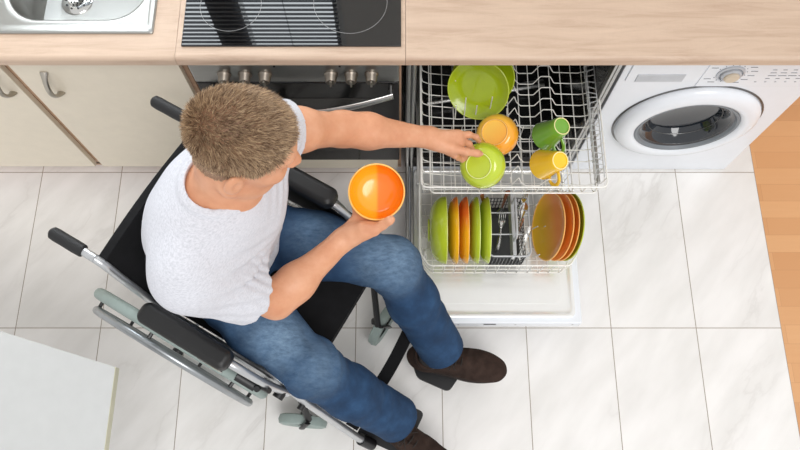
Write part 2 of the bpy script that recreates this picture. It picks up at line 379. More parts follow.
# ================================================================== CABINETS
def handle_arc(x0, z0, x1, z1, y, bow=.03, r=.005):
    ps = []
    for k in range(17):
        t = k/16; s_ = math.sin(PI*t); ps.append((x0+(x1-x0)*t, y-bow*s_**.7, z0+(z1-z0)*t))
    b = B(); b.tube(ps, [r*1.5 if k in (0, 16) else (r*1.15 if k in (1, 15) else r) for k in range(17)], 10, flat=(1, 1.4)); return b
def cabinet(x0, x1, label, hx):
    c = thing('base_cabinet', ((x0+x1)/2, .3, 0), label, 'cabinet', 'cream base cabinets')
    b = B(); t_ = .018; b.box(x0, x0+t_, .036, .58, .115, .868); b.box(x1-t_, x1, .036, .58, .115, .868); b.box(x0, x1, .036, .58, .105, .128); b.box(x0, x1, .56, .58, .128, .868)
    b.build('carcass', MT['edge'], c, smooth=False, merge=False)
    b = B(); b.box(x0+.012, x1-.012, .015, .034, .136, .862, .0015); d = b.build('door', MT['cream'], c)
    handle_arc(hx, .792, hx, .678, .015, .036, .0058).build('handle', MT['nickel'], d)
    b = B(); b.box(x0, x1, .10, .115, .001, .104); b.build('plinth', MT['edge'], c, smooth=False)
cabinet(-1.098, -.602, 'cream base cabinet with curved handle between oven and wood divider, behind the wheelchair', -1.003)
cabinet(-1.70, -1.102, 'cream base cabinet with curved handle at the left edge of the photo', -1.145)

# ================================================================== OVEN
ox0, ox1 = -.592, .004
ov = thing('built_in_oven', (-.294, .3, 0), 'built-in oven with steel control panel and black glass door under the hob', 'oven')
b = B(); b.box(ox0, ox0+.018, .03, .58, .115, .868); b.box(ox1-.018, ox1, .03, .58, .115, .868); b.box(ox0, ox1, .03, .58, .1, .125); b.box(ox0+.02, ox1-.02, .04, .56, .15, .86); b.build('housing', MT['edge'], ov, smooth=False, merge=False)
b = B(); b.box(ox0+.008, ox1-.006, .004, .03, .757, .862, .004); b.build('control_panel', MT['steel'], ov)
b = B(); b.box(ox0+.008, ox1-.006, .006, .03, .212, .750, .004); dr = b.build('oven_door', MT['ovenblack'], ov)
b = B(); b.box(-.50, -.088, .004, .007, .30, .66, .001); b.build('window_pane', MT['ovenin'], dr)
b = B(); b.box(ox0+.012, ox1-.012, .010, .03, .132, .205, .002); b.build('lower_panel', MT['cream'], ov)
b = B(); b.box(ox0+.01, ox1-.01, .10, .115, .001, .1); b.build('plinth', MT['edge'], ov, smooth=False)
ps = []
for k in range(25):
    t_ = k/24; x = -.555+(.535)*t_; ps.append((x, -.018-.045*math.sin(PI*t_), .715-.016*math.sin(PI*t_)))
b = B(); b.tube(ps, .0105, 12, flat=(1.3, .7))
for x in (-.548, -.027): b.tube([(x, .008, .706), (x, -.02, .706)], .007, 10)
b.build('handle', MT['steel'], dr)
for x in (-.492, -.434, -.378, -.193, -.137, -.080):
    b = B(); rt = axis_rot((0, -1, 0)); b.lathe([(.0, -.001), (.020, -.001), (.020, .004), (.0165, .008), (.0155, .024), (.013, .027), (0, .0275)], (x, .004, .800), rt, 28); kn = b.build('knob', MT['knobm'], ov)
    b = B(); b.box(x-.003, x+.003, -.030, -.022, .786, .815, .001); b.build('grip_bar', MT['nickel'], kn)
b = B(); b.bm.free()
for x in (-.346, -.166):
    b = B(); b.lathe([(0, .0), (.003, .0), (.003, .002), (0, .002)], (x, .004, .842), axis_rot((0, -1, 0)), 12); b.build('indicator_light', MT['rubber'], ov)

# ================================================================== WASHING MACHINE
wx0, wx1, wy = .652, 1.25, .06
wm = thing('washing_machine', (.95, .33, 0), 'white front-loading washing machine with round glass door under the worktop', 'washing machine')
rt = axis_rot((0, -1, 0)); dc = (.951, wy, .405)
def wrect(ins, y):
    out = []; x0, x1, z0, z1 = wx0+ins, wx1-ins, .004+ins, .845-ins
    ang = sorted([2*PI*k/96 for k in range(96)]+[math.atan2(z-dc[2], x-dc[0]) % (2*PI) for x in (wx0, wx1) for z in (.004, .845)])
    for a in ang:
        c_, s_ = math.cos(a), math.sin(a); t_ = min(((x1 if c_ > 0 else x0)-dc[0])/c_ if abs(c_) > 1e-9 else 9, ((z1 if s_ > 0 else z0)-dc[2])/s_ if abs(s_) > 1e-9 else 9)
        out.append(Vector((dc[0]+c_*t_, y, dc[2]+s_*t_)))
    return out
ref_ = wrect(.006, wy)
def wcirc(r_, y): return [Vector((dc[0]+r_*math.cos(a), y, dc[2]+r_*math.sin(a))) for a in [math.atan2(p.z-dc[2], p.x-dc[0]) for p in ref_]]
b = B(); b.loft([wcirc(.16, wy+.05), wcirc(.162, wy), ref_, wrect(.0015, wy+.002), wrect(0, wy+.006), wrect(0, .60)], cap0=False); b.build('body', MT['enamel'], wm)
b = B(); b.lathe([(.160, -.05), (.158, -.10), (.20, -.11), (.20, -.34), (.06, -.36), (0, -.345)], dc, rt, 64); b.build('drum', M('perforated_drum_steel', (110, 114, 120), .3, .9), wm)
b = B(); b.lathe([(.236, -.002), (.238, .001), (.236, .003), (.232, .003), (.230, -.002)], dc, rt, 72); b.build('door_recess_seam', MT['darksteel'], wm)
b = B(); b.lathe([(.229, -.001), (.229, .012), (.222, .024), (.205, .033), (.182, .036), (.170, .030), (.164, .020), (.160, -.001)], dc, rt, 72); dr = b.build('door', MT['enamel'], wm)
b = B(); b.lathe([(.168, .000), (.168, .024), (.163, .028), (.156, .026), (.149, .016)], dc, rt, 64); b.build('rubber_gasket', M('grey_gasket', (120, 126, 132), .4), dr)
b = B(); b.lathe([(.150, .018), (.138, .014), (.124, -.004), (.108, -.030), (.06, -.040), (0, -.042)], dc, rt, 64); b.build('door_glass', M('dim_interior_glass', (30, 35, 42), .06, coat=.5), dr)  # opaque; the dark interior behind the glass is put into its colour
b = B()
for k in range(3):
    b.tube([(.951+(.142-.012*k)*math.cos(2*PI*i/48), wy-.014+.013*k, .405+(.142-.012*k)*math.sin(2*PI*i/48)) for i in range(48)], .0016, 6, closed=True)
b.build('glass_highlights', MT['darksteel'], dr)  # rings modelled in place of highlights on the door glass
b = B(); b.box(1.146, 1.158, wy-.034, wy-.026, .37, .43, .003); b.build('door_catch', MT['enamel'], dr)
b = B(); b.box(.672, .888, wy-.004, wy+.01, .672, .808, .002); dw = b.build('detergent_drawer', MT['enamel'], wm)
b = B(); b.box(.700, .842, wy-.0065, wy-.002, .672, .712, .002); b.build('drawer_grip', MT['grey'], dw)
b = B(); b.box(.893, 1.235, wy-.003, wy+.01, .640, .808, .002); cp = b.build('control_panel', MT['enamel'], wm)
b = B(); b.lathe([(.040, -.001), (.040, .004), (.034, .006)], (.970, wy-.003, .716), rt, 40); b.lathe([(0, .0), (.030, .0), (.029, .010), (.026, .013), (.0, .014)], (.970, wy-.003, .716), rt, 40); kn = b.build('programme_dial', MT['grey'], cp)
b = B(); b.lathe([(0, .012), (.022, .012), (.022, .018), (.019, .021), (0, .022)], (.970, wy-.003, .716), rt, 32); b.build('dial_knob', MT['cream2'], kn)
b = B()
for k in range(14):
    a = R(-60+k*300/13)-R(0); r0 = .046; x = .970+r0*math.sin(a); z = .716+r0*math.cos(a)
    b.box(x-.0012, x+.0012, wy-.0042, wy-.0028, z-.0012, z+.0012)
    x2 = .970+(.066)*math.sin(a); z2 = .716+.060*math.cos(a)
    if abs(x2-.970) > .02 and z2 < .795 and z2 > .65: b.box(x2-.010, x2+.010, wy-.0042, wy-.0028, z2-.0008, z2+.0008)
for i in range(4):
    for j in range(4): b.box(1.085+i*.03, 1.085+i*.03+(.012+.006*((i*3+j) % 3)), wy-.0042, wy-.0028, .735-j*.016, .7365-j*.016)
for i in range(5): b.box(1.06+i*.03, 1.066+i*.03, wy-.0042, wy-.0028, .668, .6695)
b.build('printed_marks', MT['ink'], cp, smooth=False, merge=False)['kind'] = 'stuff'

# ================================================================== DISHWASHER
dx0, dx1 = .018, .622
dw = thing('dishwasher', (.32, .3, 0), 'open built-in dishwasher with its door down and both racks pulled out', 'dishwasher')
b = B(); T = .03
b.box(dx0, dx0+T, .03, .59, .10, .865); b.box(dx1-T, dx1, .03, .59, .10, .865); b.box(dx0, dx1, .03, .59, .835, .865); b.box(dx0, dx1, .05, .59, .10, .14); b.box(dx0, dx1, .56, .59, .10, .865)
b.build('tub', MT['tub'], dw, smooth=False, merge=False)
for xa, xb, ya in ((dx0+.003, dx0+.014, .018), (dx0+.018, dx0+.027, .012), (dx1-.014, dx1-.003, .018), (dx1-.027, dx1-.018, .012)):
    b = B(); b.box(xa, xb, ya, .032, .13, .865, .002); b.build('front_flange', MT['steel'], dw)
for xa in (dx0+.004, dx0+.020):
    b = B(); b.box(xa, xa+.010, -.33, .02, .141, .162, .002); b.build('frame_reflection', MT['steel'], dw)  # steel strips added in place of the frame's reflection along the door
b = B(); b.box(dx0+.02, dx1-.02, .06, .09, .004, .10); b.build('plinth', MT['darksteel'], dw, smooth=False)
# lowered door, its liner face up at z .15
b = B(); b.box(dx0+.003, dx1-.003, -.567, .015, .088, .140, .004); door = b.build('door', MT['enamel'], dw)
b = B()
b.loft([rrect(.05, .596, -.548, .0, .02, .1402), rrect(.05, .596, -.548, .0, .02, .150), rrect(.050, .591, -.543, -.004, .02, .152), rrect(.058, .583, -.535, -.012, .02, .1505), rrect(.066, .575, -.520, -.02, .03, .143)], cap0=False)
b.build('door_liner', MT['doorin'], door)
b = B(); b.loft([rrect(.09, .556, -.500, -.05, .03, .1431), rrect(.09, .556, -.500, -.05, .03, .1440), rrect(.094, .552, -.496, -.054, .03, .1445)], cap0=False); b.build('liner_embossing', MT['doorin'], door)
b = B(); b.box(.285, .327, -.5685, -.566, .122, .130); b.build('latch_slot', MT['black'], door, smooth=False)
for x in (.20, .395, .59):
    b = B(); b.lathe([(0, .0), (.0035, .0), (.0035, .002), (0, .0025)], (x, -.5655, .118), axis_rot((0, -1, 0)), 12); b.build('screw_head', MT['darksteel'], door)
b = B(); b.box(dx0+.002, dx0+.010, -.30, .02, .10, .16, .001); b.build('hinge_arm', MT['darksteel'], dw)
b = B(); b.lathe([(0, 0), (.04, 0), (.04, .02), (.03, .03), (0, .03)], (.32, .3, .141)); b.tube([(.10, .26, .175), (.54, .34, .175)], .016, 10, flat=(.6, 1)); b.build('lower_spray_arm', MT['steel'], dw)
# upper rack
ur_c = (.33, -.03, .60)
UX0, UX1, UYF, UYB, UZT, UZB = .062, .600, -.272, .235, .640, .575
W1, W2 = .0022, .0016
b = B()
rim = fillet([(UX0, UYB, UZT), (UX0, UYF, UZT), (UX1, UYF, UZT), (UX1, UYB, UZT)], .02, 5, True); b.tube(rim, W1*1.15, 8, True)
b.tube(fillet([(UX0+.028, UYB, UZT-.055), (UX0+.028, UYF, UZT-.045), (UX1-.02, UYF, UZT-.045), (UX1-.02, UYB, UZT-.055)], .015, 5, True), W1, 6, True)
b.tube([(UX0+.004, UYB, UZT-.02), (UX0+.004, UYF+.002, UZT-.02), (UX1-.002, UYF+.002, UZT-.02), (UX1-.002, UYB, UZT-.02)], W2, 6)
nx = 15
for i in range(nx):                      # front-to-back wires, turned up at the front
    x = UX0+.035+(UX1-UX0-.065)*i/(nx-1)
    b.tube(fillet([(x, UYF-.0015, UZT), (x, UYF+.002, UZB+.02), (x, UYF+.02, UZB), (x, UYB-.01, UZB), (x, UYB, UZT)], .012, 3), W2, 5)
b.build('upper_rack', MT['wire'], dw, smooth=True, merge=False)
ur = COL.objects['upper_rack']
b = B(); ny = 13
for i in range(ny):                      # cross wires: shallow vee on the left, humps on the right
    y = UYF+.03+(UYB-UYF-.05)*i/(ny-1)
    ps = [(UX0, y, UZT), (UX0+.008, y, UZB+.02), (UX0+.03, y, UZB+.004), (.18, y, UZB-.012), (.29, y, UZB+.004), (.330, y, UZB+.006), (.346, y+.004, UZB+.055), (.358, y+.004, UZB+.020), (.372, y, UZB+.004), (.415, y, UZB+.004), (.432, y+.002, UZB+.046), (.462, y+.002, UZB+.046), (.480, y, UZB+.010), (.556, y, UZB+.006), (UX1-.006, y, UZB+.02), (UX1, y, UZT)]
    b.tube(fillet(ps, .004, 2), W2, 5)
b.build('cross_wires', MT['wire'], ur, merge=False)
PR = [[un(464, 118, UZB), un(466, 98, .705)], [un(489, 114, UZB), un(492.5, 97, .705)]]
PR += [[(x, -.015+.085*k, UZB-.008), (x-.003, -.019+.085*k, UZB+.085)] for x in (.170, .232) for k in range(3)]
PR += [[(.330, UYF+.04+k*.045, UZB), (.322, UYF+.034+k*.045, UZB+.055)] for k in range(10)]
for ps in PR:
    b = B(); b.tube(ps, W2*1.1, 6); b.build('prong', MT['wire'], ur, merge=False)
b = B()                                  # folding cup shelf along the right side
for k in range(26):
    y = UYF+.03+k*.018; b.tube([(UX1-.022, y, UZB+.01), (UX1-.034+.004*math.sin(k*2.1), y+.004, UZB+.075), (UX1-.012, y+.008*math.cos(k), UZB+.082)], W2*.9, 5)
for zz, dx in ((UZB+.015, .022), (UZB+.045, .030), (UZB+.075, .034), (UZB+.082, .012)): b.tube([(UX1-dx, UYF+.025, zz), (UX1-dx, UYB-.02, zz)], W2, 5)
b.build('cup_shelf', MT['wireg'], ur, merge=False)
for x in (dx0+.036, dx1-.036):
    b = B(); b.box(x-.004, x+.004, UYF+.03, .5, UZB+.005, UZB+.03, .001); b.build('rack_rail', MT['steel'], dw)
# lower rack
LX0, LX1, LYF, LYB, LZT, LZB = .066, .588, -.405, .105, .285, .178
b = B()
b.tube(fillet([(LX0, LYB, LZT), (LX0, LYF+.045, LZT), (LX0+.03, LYF, LZT), (LX1-.03, LYF, LZT), (LX1, LYF+.045, LZT), (LX1, LYB, LZT)], .012, 4, True), W1*1.2, 8, True)
b.tube(fillet([(LX0+.008, LYB, LZB), (LX0+.008, LYF+.045, LZB), (LX0+.035, LYF+.006, LZB), (LX1-.035, LYF+.006, LZB), (LX1-.008, LYF+.045, LZB), (LX1-.008, LYB, LZB)], .012, 4, True), W1, 8, True)
b.tube(fillet([(LX0+.002, LYB, .235), (LX0+.002, LYF+.045, .235), (LX0+.032, LYF+.002, .235), (LX1-.032, LYF+.002, .235), (LX1-.002, LYF+.045, .235), (LX1-.002, LYB, .235)], .012, 4), W2, 6)
for i in range(13):
    x = LX0+.045+(LX1-LX0-.09)*i/12
    b.tube(fillet([(x, LYF-.002, LZT), (x, LYF+.004, LZB), (x, LYB, LZB), (x, LYB, LZT)], .01, 3), W2, 5)
for i in range(12):
    y = LYF+.05+(LYB-LYF-.06)*i/11
    b.tube(fillet([(LX0-.001, y, LZT), (LX0+.006, y, LZB), (LX1-.006, y, LZB), (LX1+.001, y, LZT)], .01, 3), W2, 5)
b.build('lower_rack', MT['wire'], dw, merge=False); lr = COL.objects['lower_rack']
PR = [[(.091+.0295*i, y, LZB), (.085+.0295*i, y-.004, LZB+.07)] for i in range(6) for y in (-.35, -.27, -.19)]
PR += [[(.455+.026*i, y, LZB), (.467+.026*i, y-.012, LZB+.075)] for i in range(5) for y in (-.345, -.245, -.165)]
for ps in PR:
    b = B(); b.tube(ps, W2*1.1, 6); b.build('prong', MT['wire'], lr, merge=False)
for x in (LX0+.02, LX1-.02):
    for y in (-.33, -.08):
        b = B(); b.lathe([(0, -.004), (.017, -.004), (.017, .004), (0, .004)], (x, y, .1685), axis_rot((1, 0, 0)), 20); b.build('rack_wheel', MT['white'], lr)
# cutlery basket
kx0, kx1, ky0, ky1, kz0, kz1 = .288, .425, -.385, -.155, .182, .325
cb = thing('cutlery_basket', (.35, -.27, kz0), 'grey cutlery basket with open compartments standing between the lime dishes and orange plates', 'cutlery basket')
b = B(); b.box(kx0+.012, kx1-.012, ky0+.01, ky1-.01, kz0, kz0+.004)
for i in range(11):
    x = kx0+.012+(kx1-kx0-.024)*i/10
    b.box(x-.0012, x+.0012, ky0+.008, ky0+.011, kz0, kz1-.05); b.box(x-.0012, x+.0012, ky1-.011, ky1-.008, kz0, kz1-.05)
for i in range(17):
    y = ky0+.012+(ky1-ky0-.024)*i/16
    for x in (kx0+.010, kx1-.012): b.box(x, x+.002, y-.0012, y+.0012, kz0, kz1-.05)
for zz in (kz0+.03, kz0+.06, kz1-.05):
    b.tube(rrect(kx0+.010, kx1-.010, ky0+.009, ky1-.009, .012, zz, 4), .0016, 5, True)
b.build('mesh_body', MT['bask_shade'], cb, smooth=False, merge=False)  # darker than the frame: shade inside the basket is put into the colour
b = B()
b.tube(rrect(kx0, kx1, ky0, ky1, .018, kz1, 5), .0032, 8, True)
for y in (-.235, -.310): b.tube([(kx0, y, kz1), (kx1, y, kz1)], .0024, 8)
b.box(.366, .378, ky0+.004, ky1, kz1-.05, kz1+.006, .002)
for x, y in ((kx0+.006, ky0+.012), (kx1-.006, ky0+.012), (kx0+.006, ky1-.012), (kx1-.006, ky1-.012)): b.tube([(x, y, kz1), (x+(.006 if x < .36 else -.006), y, kz0)], .0022, 6)
b.build('frame', MT['bask'], cb, merge=False)
b = B(); b.tube(fillet([(.372, ky0+.05, kz1), (.372, ky0+.05, kz1+.07), (.372, ky1-.05, kz1+.07), (.372, ky1-.05, kz1)], .02, 4), .004, 8); b.build('carry_handle', MT['bask'], cb)

# cutlery
def cutlery(kind, x, y, lean, mat, label, up=True):
    zz = kz0+.008
    rot = Matrix.Rotation(R(lean[0]), 3, 'X') @ Matrix.Rotation(R(lean[1]), 3, 'Y') @ Matrix.Rotation(R(lean[2]), 3, 'Z')
    o = thing(kind, (x, y, zz), label, kind.split('_')[-1] if kind != 'table_knife' else 'knife', 'cutlery standing in the grey basket', rot)
    def bb(name, prof, m):   # prof: (z, halfwidth, thickness)
        b = B(); b.loft([[Vector((w*math.cos(a), d*math.sin(a), z)) for a in [2*PI*k/10 for k in range(10)]] for z, w, d in prof]); ob = b.build(name, m, o, world=False); return ob
    Ht = .195
    def fl(pr): return pr if up else [(Ht-z, w, d) for z, w, d in pr]
    bb('handle', fl([(0, .004, .002), (.004, .0085, .003), (.05, .007, .003), (.10, .004, .0024), (.125, .003, .002)]), mat)
    if kind == 'fork':
        b = B(); s_ = 1 if up else -1; z0 = 0 if up else Ht
        b.loft([[Vector((w*math.cos(a), .0012*math.sin(a), z0+s_*z)) for a in [2*PI*k/10 for k in range(10)]] for z, w in ((.122, .003), (.135, .008), (.145, .0115), (.152, .0118))])
        for k in range(4):
            xx = -.0095+k*.0063; b.tube([(xx, 0, z0+s_*.150), (xx, .002, z0+s_*.175), (xx, -.001, z0+s_*.197)], [.0017, .0016, .0008], 6)
        b.build('tines', mat if mat != MT['pinkish'] else MT['chrome'], o, world=False)
    elif kind == 'spoon':
        bb('bowl', fl([(.120, .003, .002), (.135, .010, .003), (.155, .0175, .005), (.175, .0165, .005), (.192, .007, .003), (.197, .001, .001)]), MT['chrome'])
    else:
        bb('blade', fl([(.115, .004, .002), (.125, .009, .0013), (.18, .0095, .001), (.20, .006, .0008), (.207, .001, .0005)]), MT['chrome'])
cutlery('fork', .335, -.335, (-27, 0, 0), MT['chrome'], 'steel fork standing tines up in the left front compartment of the basket')
cutlery('spoon', .345, -.20, (-6, 2, 10), MT['pinkish'], 'spoon with copper-toned handle raised, its reflection painted in, behind the fork in the grey basket', up=False)
cutlery('table_knife', .300, -.185, (2, -10, 40), MT['pinkish'], 'knife with handle up, a reddish reflection painted on it, at the back left corner of the grey basket', up=False)
cutlery('spoon', .398, -.29, (-22, 2, 10), MT['chrome'], 'spoon with bright bowl up in the middle right compartment of the basket')
cutlery('spoon', .405, -.270, (3, -3, 70), MT['pinkish'], 'spoon with copper-toned handle up, its reflection painted in, beside the nearest orange plate', up=False)
cutlery('table_knife', .405, -.36, (-16, 3, 10), MT['chrome'], 'steel knife standing blade up in the right front compartment of the basket')
cutlery('fork', .404, -.225, (-14, 3, 20), MT['chrome'], 'steel fork tines up at the back right of the grey basket')

# ================================================================== CROCKERY
def dish_prof(Rr, h, foot, t=.004, flare=0):
    """bowl profile: outside from foot up to rim, inside back down"""
    out = [(0, .003), (foot-.004, .003), (foot-.003, 0), (foot, 0), (foot+.001, .004)]
    for k in range(1, 9):
        u = k/8; out.append((foot+(Rr-foot)*math.sin(u*PI/2)**(.9) if not flare else foot+(Rr-foot)*u, .004+(h-.004)*((1-math.cos(u*PI/2)) if not flare else u**flare)))
    out.append((Rr-.001, h+.0015)); out.append((Rr-t, h))
    for k in range(7, 0, -1):
        u = k/8; out.append(((foot+(Rr-foot)*math.sin(u*PI/2)**.9 if not flare else foot+(Rr-foot)*u)-t, .004+t+(h-.004-t)*((1-math.cos(u*PI/2)) if not flare else u**flare)))
    out += [(foot-.006, .0075), (0, .007)]
    return out
def dish(name, c, axis, Rr, h, foot, mat, label, cat, group, spin=0, flare=0, ringmat=None):
    """c = world centre of the rim circle; axis = direction from foot to rim"""
    rot = axis_rot(axis, spin); n = Vector(axis).normalized(); base = Vector(c)-n*h
    o = thing(name, base, label, cat, group, rot)
    b = B(); b.lathe(dish_prof(Rr, h, foot, flare=flare), seg=64); b.build('dish_body', mat, o, world=False)
    b = B(); n_ = 56; b.tube([((foot-.0015)*math.cos(2*PI*k/n_), (foot-.0015)*math.sin(2*PI*k/n_), .0006) for k in range(n_)], .0016, 6, True); b.build('foot_ring', ringmat or MT['foot'], o, world=False)
    if True:
        b = B(); b.tube([((Rr-.002)*math.cos(2*PI*k/n_), (Rr-.002)*math.sin(2*PI*k/n_), h+.0006) for k in range(n_)], .0020, 6, True); b.build('rim', ringmat or MT['foot'], o, world=False)
    return o
rl = M('pale_lime_rim', (226, 236, 150), .3); ro = M('pale_orange_rim', (252, 196, 110), .3)
ol = M('olive_rim', (190, 206, 60), .3)
# lower left: five dishes, feet to the left
for k, (u, mat, lab, rm, Rr, h, zz) in enumerate([
    (445.5, MT['lime'], 'deep lime green dish standing leftmost in the lower rack', rl, .114, .058, .288),
    (456.5, MT['tt_dish'], 'yellow and orange dish next to the leftmost lime dish in the lower rack', ro, .113, .034, .288),
    (466.5, MT['tt_dish2'], 'orange and yellow dish, third from the left in the lower rack', ro, .113, .034, .288),
    (477, MT['lime'], 'lime green dish just right of the orange dishes in the lower rack', rl, .113, .034, .288),
    (487.5, MT['lime'], 'lime green dish nearest the cutlery basket, last of the left row', rl, .112, .034, .288)]):
    p = un(u, 230, zz); dish('soup_dish', (p.x, -.283, zz), (1, 0, .02), Rr, h, .038, mat, lab, 'dish', 'dishes standing in the left of the lower rack', ringmat=rm)
SPN = 0
# lower right: plates leaning, faces to upper left
for k, (x, mat, lab, rm, Rr) in enumerate([
    (.494, MT['shadow_plate'], 'orange plate with shadow painted mustard at lower left, foremost of the leaning plates by the basket', ro, .116),
    (.522, MT['oplate'], 'plain orange plate, second of the leaning plates in the lower rack', ro, .116),
    (.540, MT['oplate'], 'orange plate between the second orange plate and the green one, lower rack', ro, .116),
    (.555, MT['olive'], 'olive green plate, rearmost at the right end of the lower rack', ol, .116)]):
    dish('dinner_plate', (x, -.270, .290), (-math.cos(R(17)), -.02, math.sin(R(17))), Rr, .018, .07, mat, lab, 'plate', 'plates leaning in the right of the lower rack', ringmat=rm, flare=1.8, spin=R(SPN))
# upper rack
p = un(478, 90, .665); dish('dinner_plate', p, (-.30, -.72, .62), .094, .026, .05, MT['olive'], 'olive lime plate leaning at the front of the upper rack', 'plate', 'plates in the upper rack', ringmat=ol, flare=1.8)
p = un(483, 82, .650); dish('dinner_plate', (p.x, p.y+.012, p.z+.0), (-.12, -.78, .55), .096, .024, .05, MT['olive'], 'dark olive plate mostly hidden behind the leaning olive lime plate', 'plate', 'plates in the upper rack', ringmat=ol, flare=1.8)
# bowls
ax_o = Vector((-.30, -.22, .90)).normalized(); p = un(497.5, 135.5, .640)
dish('cereal_bowl', p, -ax_o, .0625, .048, .039, MT['tt_bowl2'], 'orange and yellow bowl lying upside down in the upper rack', 'bowl', 'small bowls', ringmat=ro)
ax_l = Vector((-.36, -.40, .86)).normalized(); pl = un(483, 165.5, .685)
lime_bowl = dish('cereal_bowl', pl, -ax_l, .066, .050, .037, MT['lime'], 'pale lime bowl held upside down over the rack by the person', 'bowl', 'small bowls', ringmat=rl)
pb = un(376.5, 192, .925); vb = (Vector((0, CY, CH))-pb).normalized(); ax_b = (vb+Vector((-.05, .02, 0))).normalized()
# spin so that the split runs roughly up and down the picture
rotb = axis_rot(ax_b)
yl = rotb.inverted() @ Vector((1, 0, 0)); sp = math.atan2(yl.y, yl.x)
held = dish('cereal_bowl', pb, ax_b, .0705, .052, .030, MT['tt_bowl'], 'yellow and orange bowl held face up over the knee', 'bowl', 'small bowls', spin=sp, ringmat=ro)
# cups
def cup(cb_, axis, mat, label, hdir):
    """cb_ = centre of the cup's foot; axis = from foot to mouth"""
    rot = axis_rot(axis); hl = rot.inverted() @ Vector(hdir); spn = math.atan2(hl.y, hl.x); rot = rot @ Matrix.Rotation(spn, 3, 'Z')
    o = thing('coffee_cup', cb_, label, 'cup', 'cups in the upper rack', rot)
    b = B(); b.lathe([(0, .003), (.021, .003), (.0225, 0), (.026, 0), (.028, .004), (.030, .02), (.036, .055), (.043, .088), (.045, .098), (.0440, .099), (.041, .097), (.0395, .088), (.033, .055), (.027, .02), (.024, .008), (0, .007)], seg=48); b.build('cup_body', mat, o, world=False)
    b = B(); b.tube(bez([(.033, 0, .083), (.058, 0, .085), (.068, 0, .062), (.055, 0, .038), (.031, 0, .030)], 8), .0048, 10, flat=(1.3, .8)); b.build('handle', mat, o, world=False)
    b = B(); n_ = 40; b.tube([(.0243*math.cos(2*PI*k/n_), .0243*math.sin(2*PI*k/n_), .0005) for k in range(n_)], .0016, 6, True); b.build('foot_ring', MT['foot'], o, world=False)
def cax(pc, c_, s_, du, dv):
    vw = (Vector((0, CY, CH))-pc).normalized(); dn2 = (Vector((0, -1, 0))-vw*vw.dot(Vector((0, -1, 0)))).normalized(); rt2 = (Vector((1, 0, 0))-vw*vw.x).normalized()
    return -vw*c_+(rt2*du+dn2*dv)*s_, rt2, dn2
pc = un(562, 126, .695); a_, r2, d2 = cax(pc, .80, .60, -.86, .5); cup(pc, a_, MT['green'], 'green cup lying tipped over in the upper rack', r2*.35+d2)
pc = un(560.5, 160.5, .695); a_, r2, d2 = cax(pc, .84, .54, -.97, .22); cup(pc, a_, MT['yellow'], 'yellow cup lying tipped over in front of the green cup', r2*.25+d2)

# ================================================================== WHITE TABLE CORNER
tb = thing('side_table', (-1.05, -1.25, 0), 'pale grey table corner at the lower left of the photo', 'table')
A_, B_, C_ = un(115, 367, .74), un(0, 331, .74), un(104, 450, .74)
e1 = (B_-A_).normalized(); e2 = Vector((0, 0, 1)).cross(e1); 
if e2.dot(C_-A_) < 0: e2 = -e2
cs = [A_, A_+e1*.85, A_+e1*.85+(C_-A_).normalized()*.9, A_+(C_-A_).normalized()*.9]
b = B(); b.loft([[Vector((c_.x, c_.y, z)) for c_ in fillet(cs, .006, 3, True)] for z in (.712, .714, .738, .74)]); b.build('table_top', MT['slab'], tb)
mid = sum((Vector(c_) for c_ in cs), Vector())/4
b = B(); b.loft([[Vector((A_.x+.0015+k*0, A_.y+.002, z)) if False else Vector(q) for q in (cs[0]+Vector((.0012, 0, z-.74)), cs[3]+Vector((.0012, 0, z-.74)), cs[3]+Vector((-.004, 0, z-.74)), cs[0]+Vector((-.004, 0, z-.74)))] for z in (.713, .739)]); b.build('edge_band', MT['slabedge'], tb, smooth=False)
mid = mid+Vector((-.22, -.2, 0))
b = B(); b.tube([(mid.x, mid.y, .03), (mid.x, mid.y, .712)], .035, 20); b.build('pedestal', MT['alu'], tb)
b = B(); b.lathe([(0, 0), (.24, 0), (.24, .012), (.06, .03), (0, .03)], (mid.x, mid.y, .001)); b.build('base_plate', MT['alu'], tb)

# ================================================================== WHEELCHAIR
wc = thing('wheelchair', L(-.15, 0, 0), 'black and silver manual wheelchair the person sits in', 'wheelchair')
def Lp(*a): return [L(*q) for q in a]
LWn = LW
def wheel(q, side):
    c = L(-.255, q, .308); rot = axis_rot(LW*side)
    b = B(); n = 72; R0 = .292
    def circ(r, off, n=72): return [c+rot @ Vector((r*math.cos(2*PI*k/n), r*math.sin(2*PI*k/n), off)) for k in range(n)]
    b.tube(circ(R0, 0), .018, 12, True); w_ = b.build('rear_wheel', MT['tyre'], wc)
    b = B(); b.tube(circ(.272, 0), .009, 10, True, flat=(1.1, 1)); b.build('wheel_rim', MT['alu'], w_)
    b = B(); b.lathe([(0, -.03), (.018, -.03), (.018, -.022), (.010, -.018), (.010, .018), (.018, .022), (.018, .03), (0, .03)], c, rot, 24); b.build('hub', MT['black'], w_)
    b = B()
    for k in range(24):
        a = 2*PI*k/24; a2 = a+R(25)*(1 if k % 2 else -1); o_ = .018 if k % 4 < 2 else -.018
        b.tube([c+rot @ Vector((.016*math.cos(a), .016*math.sin(a), o_)), c+rot @ Vector((.268*math.cos(a2), .268*math.sin(a2), 0))], .0012, 5)
    b.build('spokes', MT['chrome'], w_, merge=False)
    b = B(); b.tube(circ(.272, .045), .0125, 10, True); pr_ = b.build('push_rim', MT['rimgrey'], wc)
    for k in range(6):
        b = B(); a = 2*PI*k/6+.52; b.tube([c+rot @ Vector((.274*math.cos(a), .274*math.sin(a), .004)), c+rot @ Vector((.270*math.cos(a), .270*math.sin(a), .042))], .0060, 8)
        b.build('rim_bracket', MT['black'], pr_)
wheel(-.275, -1); wheel(.275, 1)
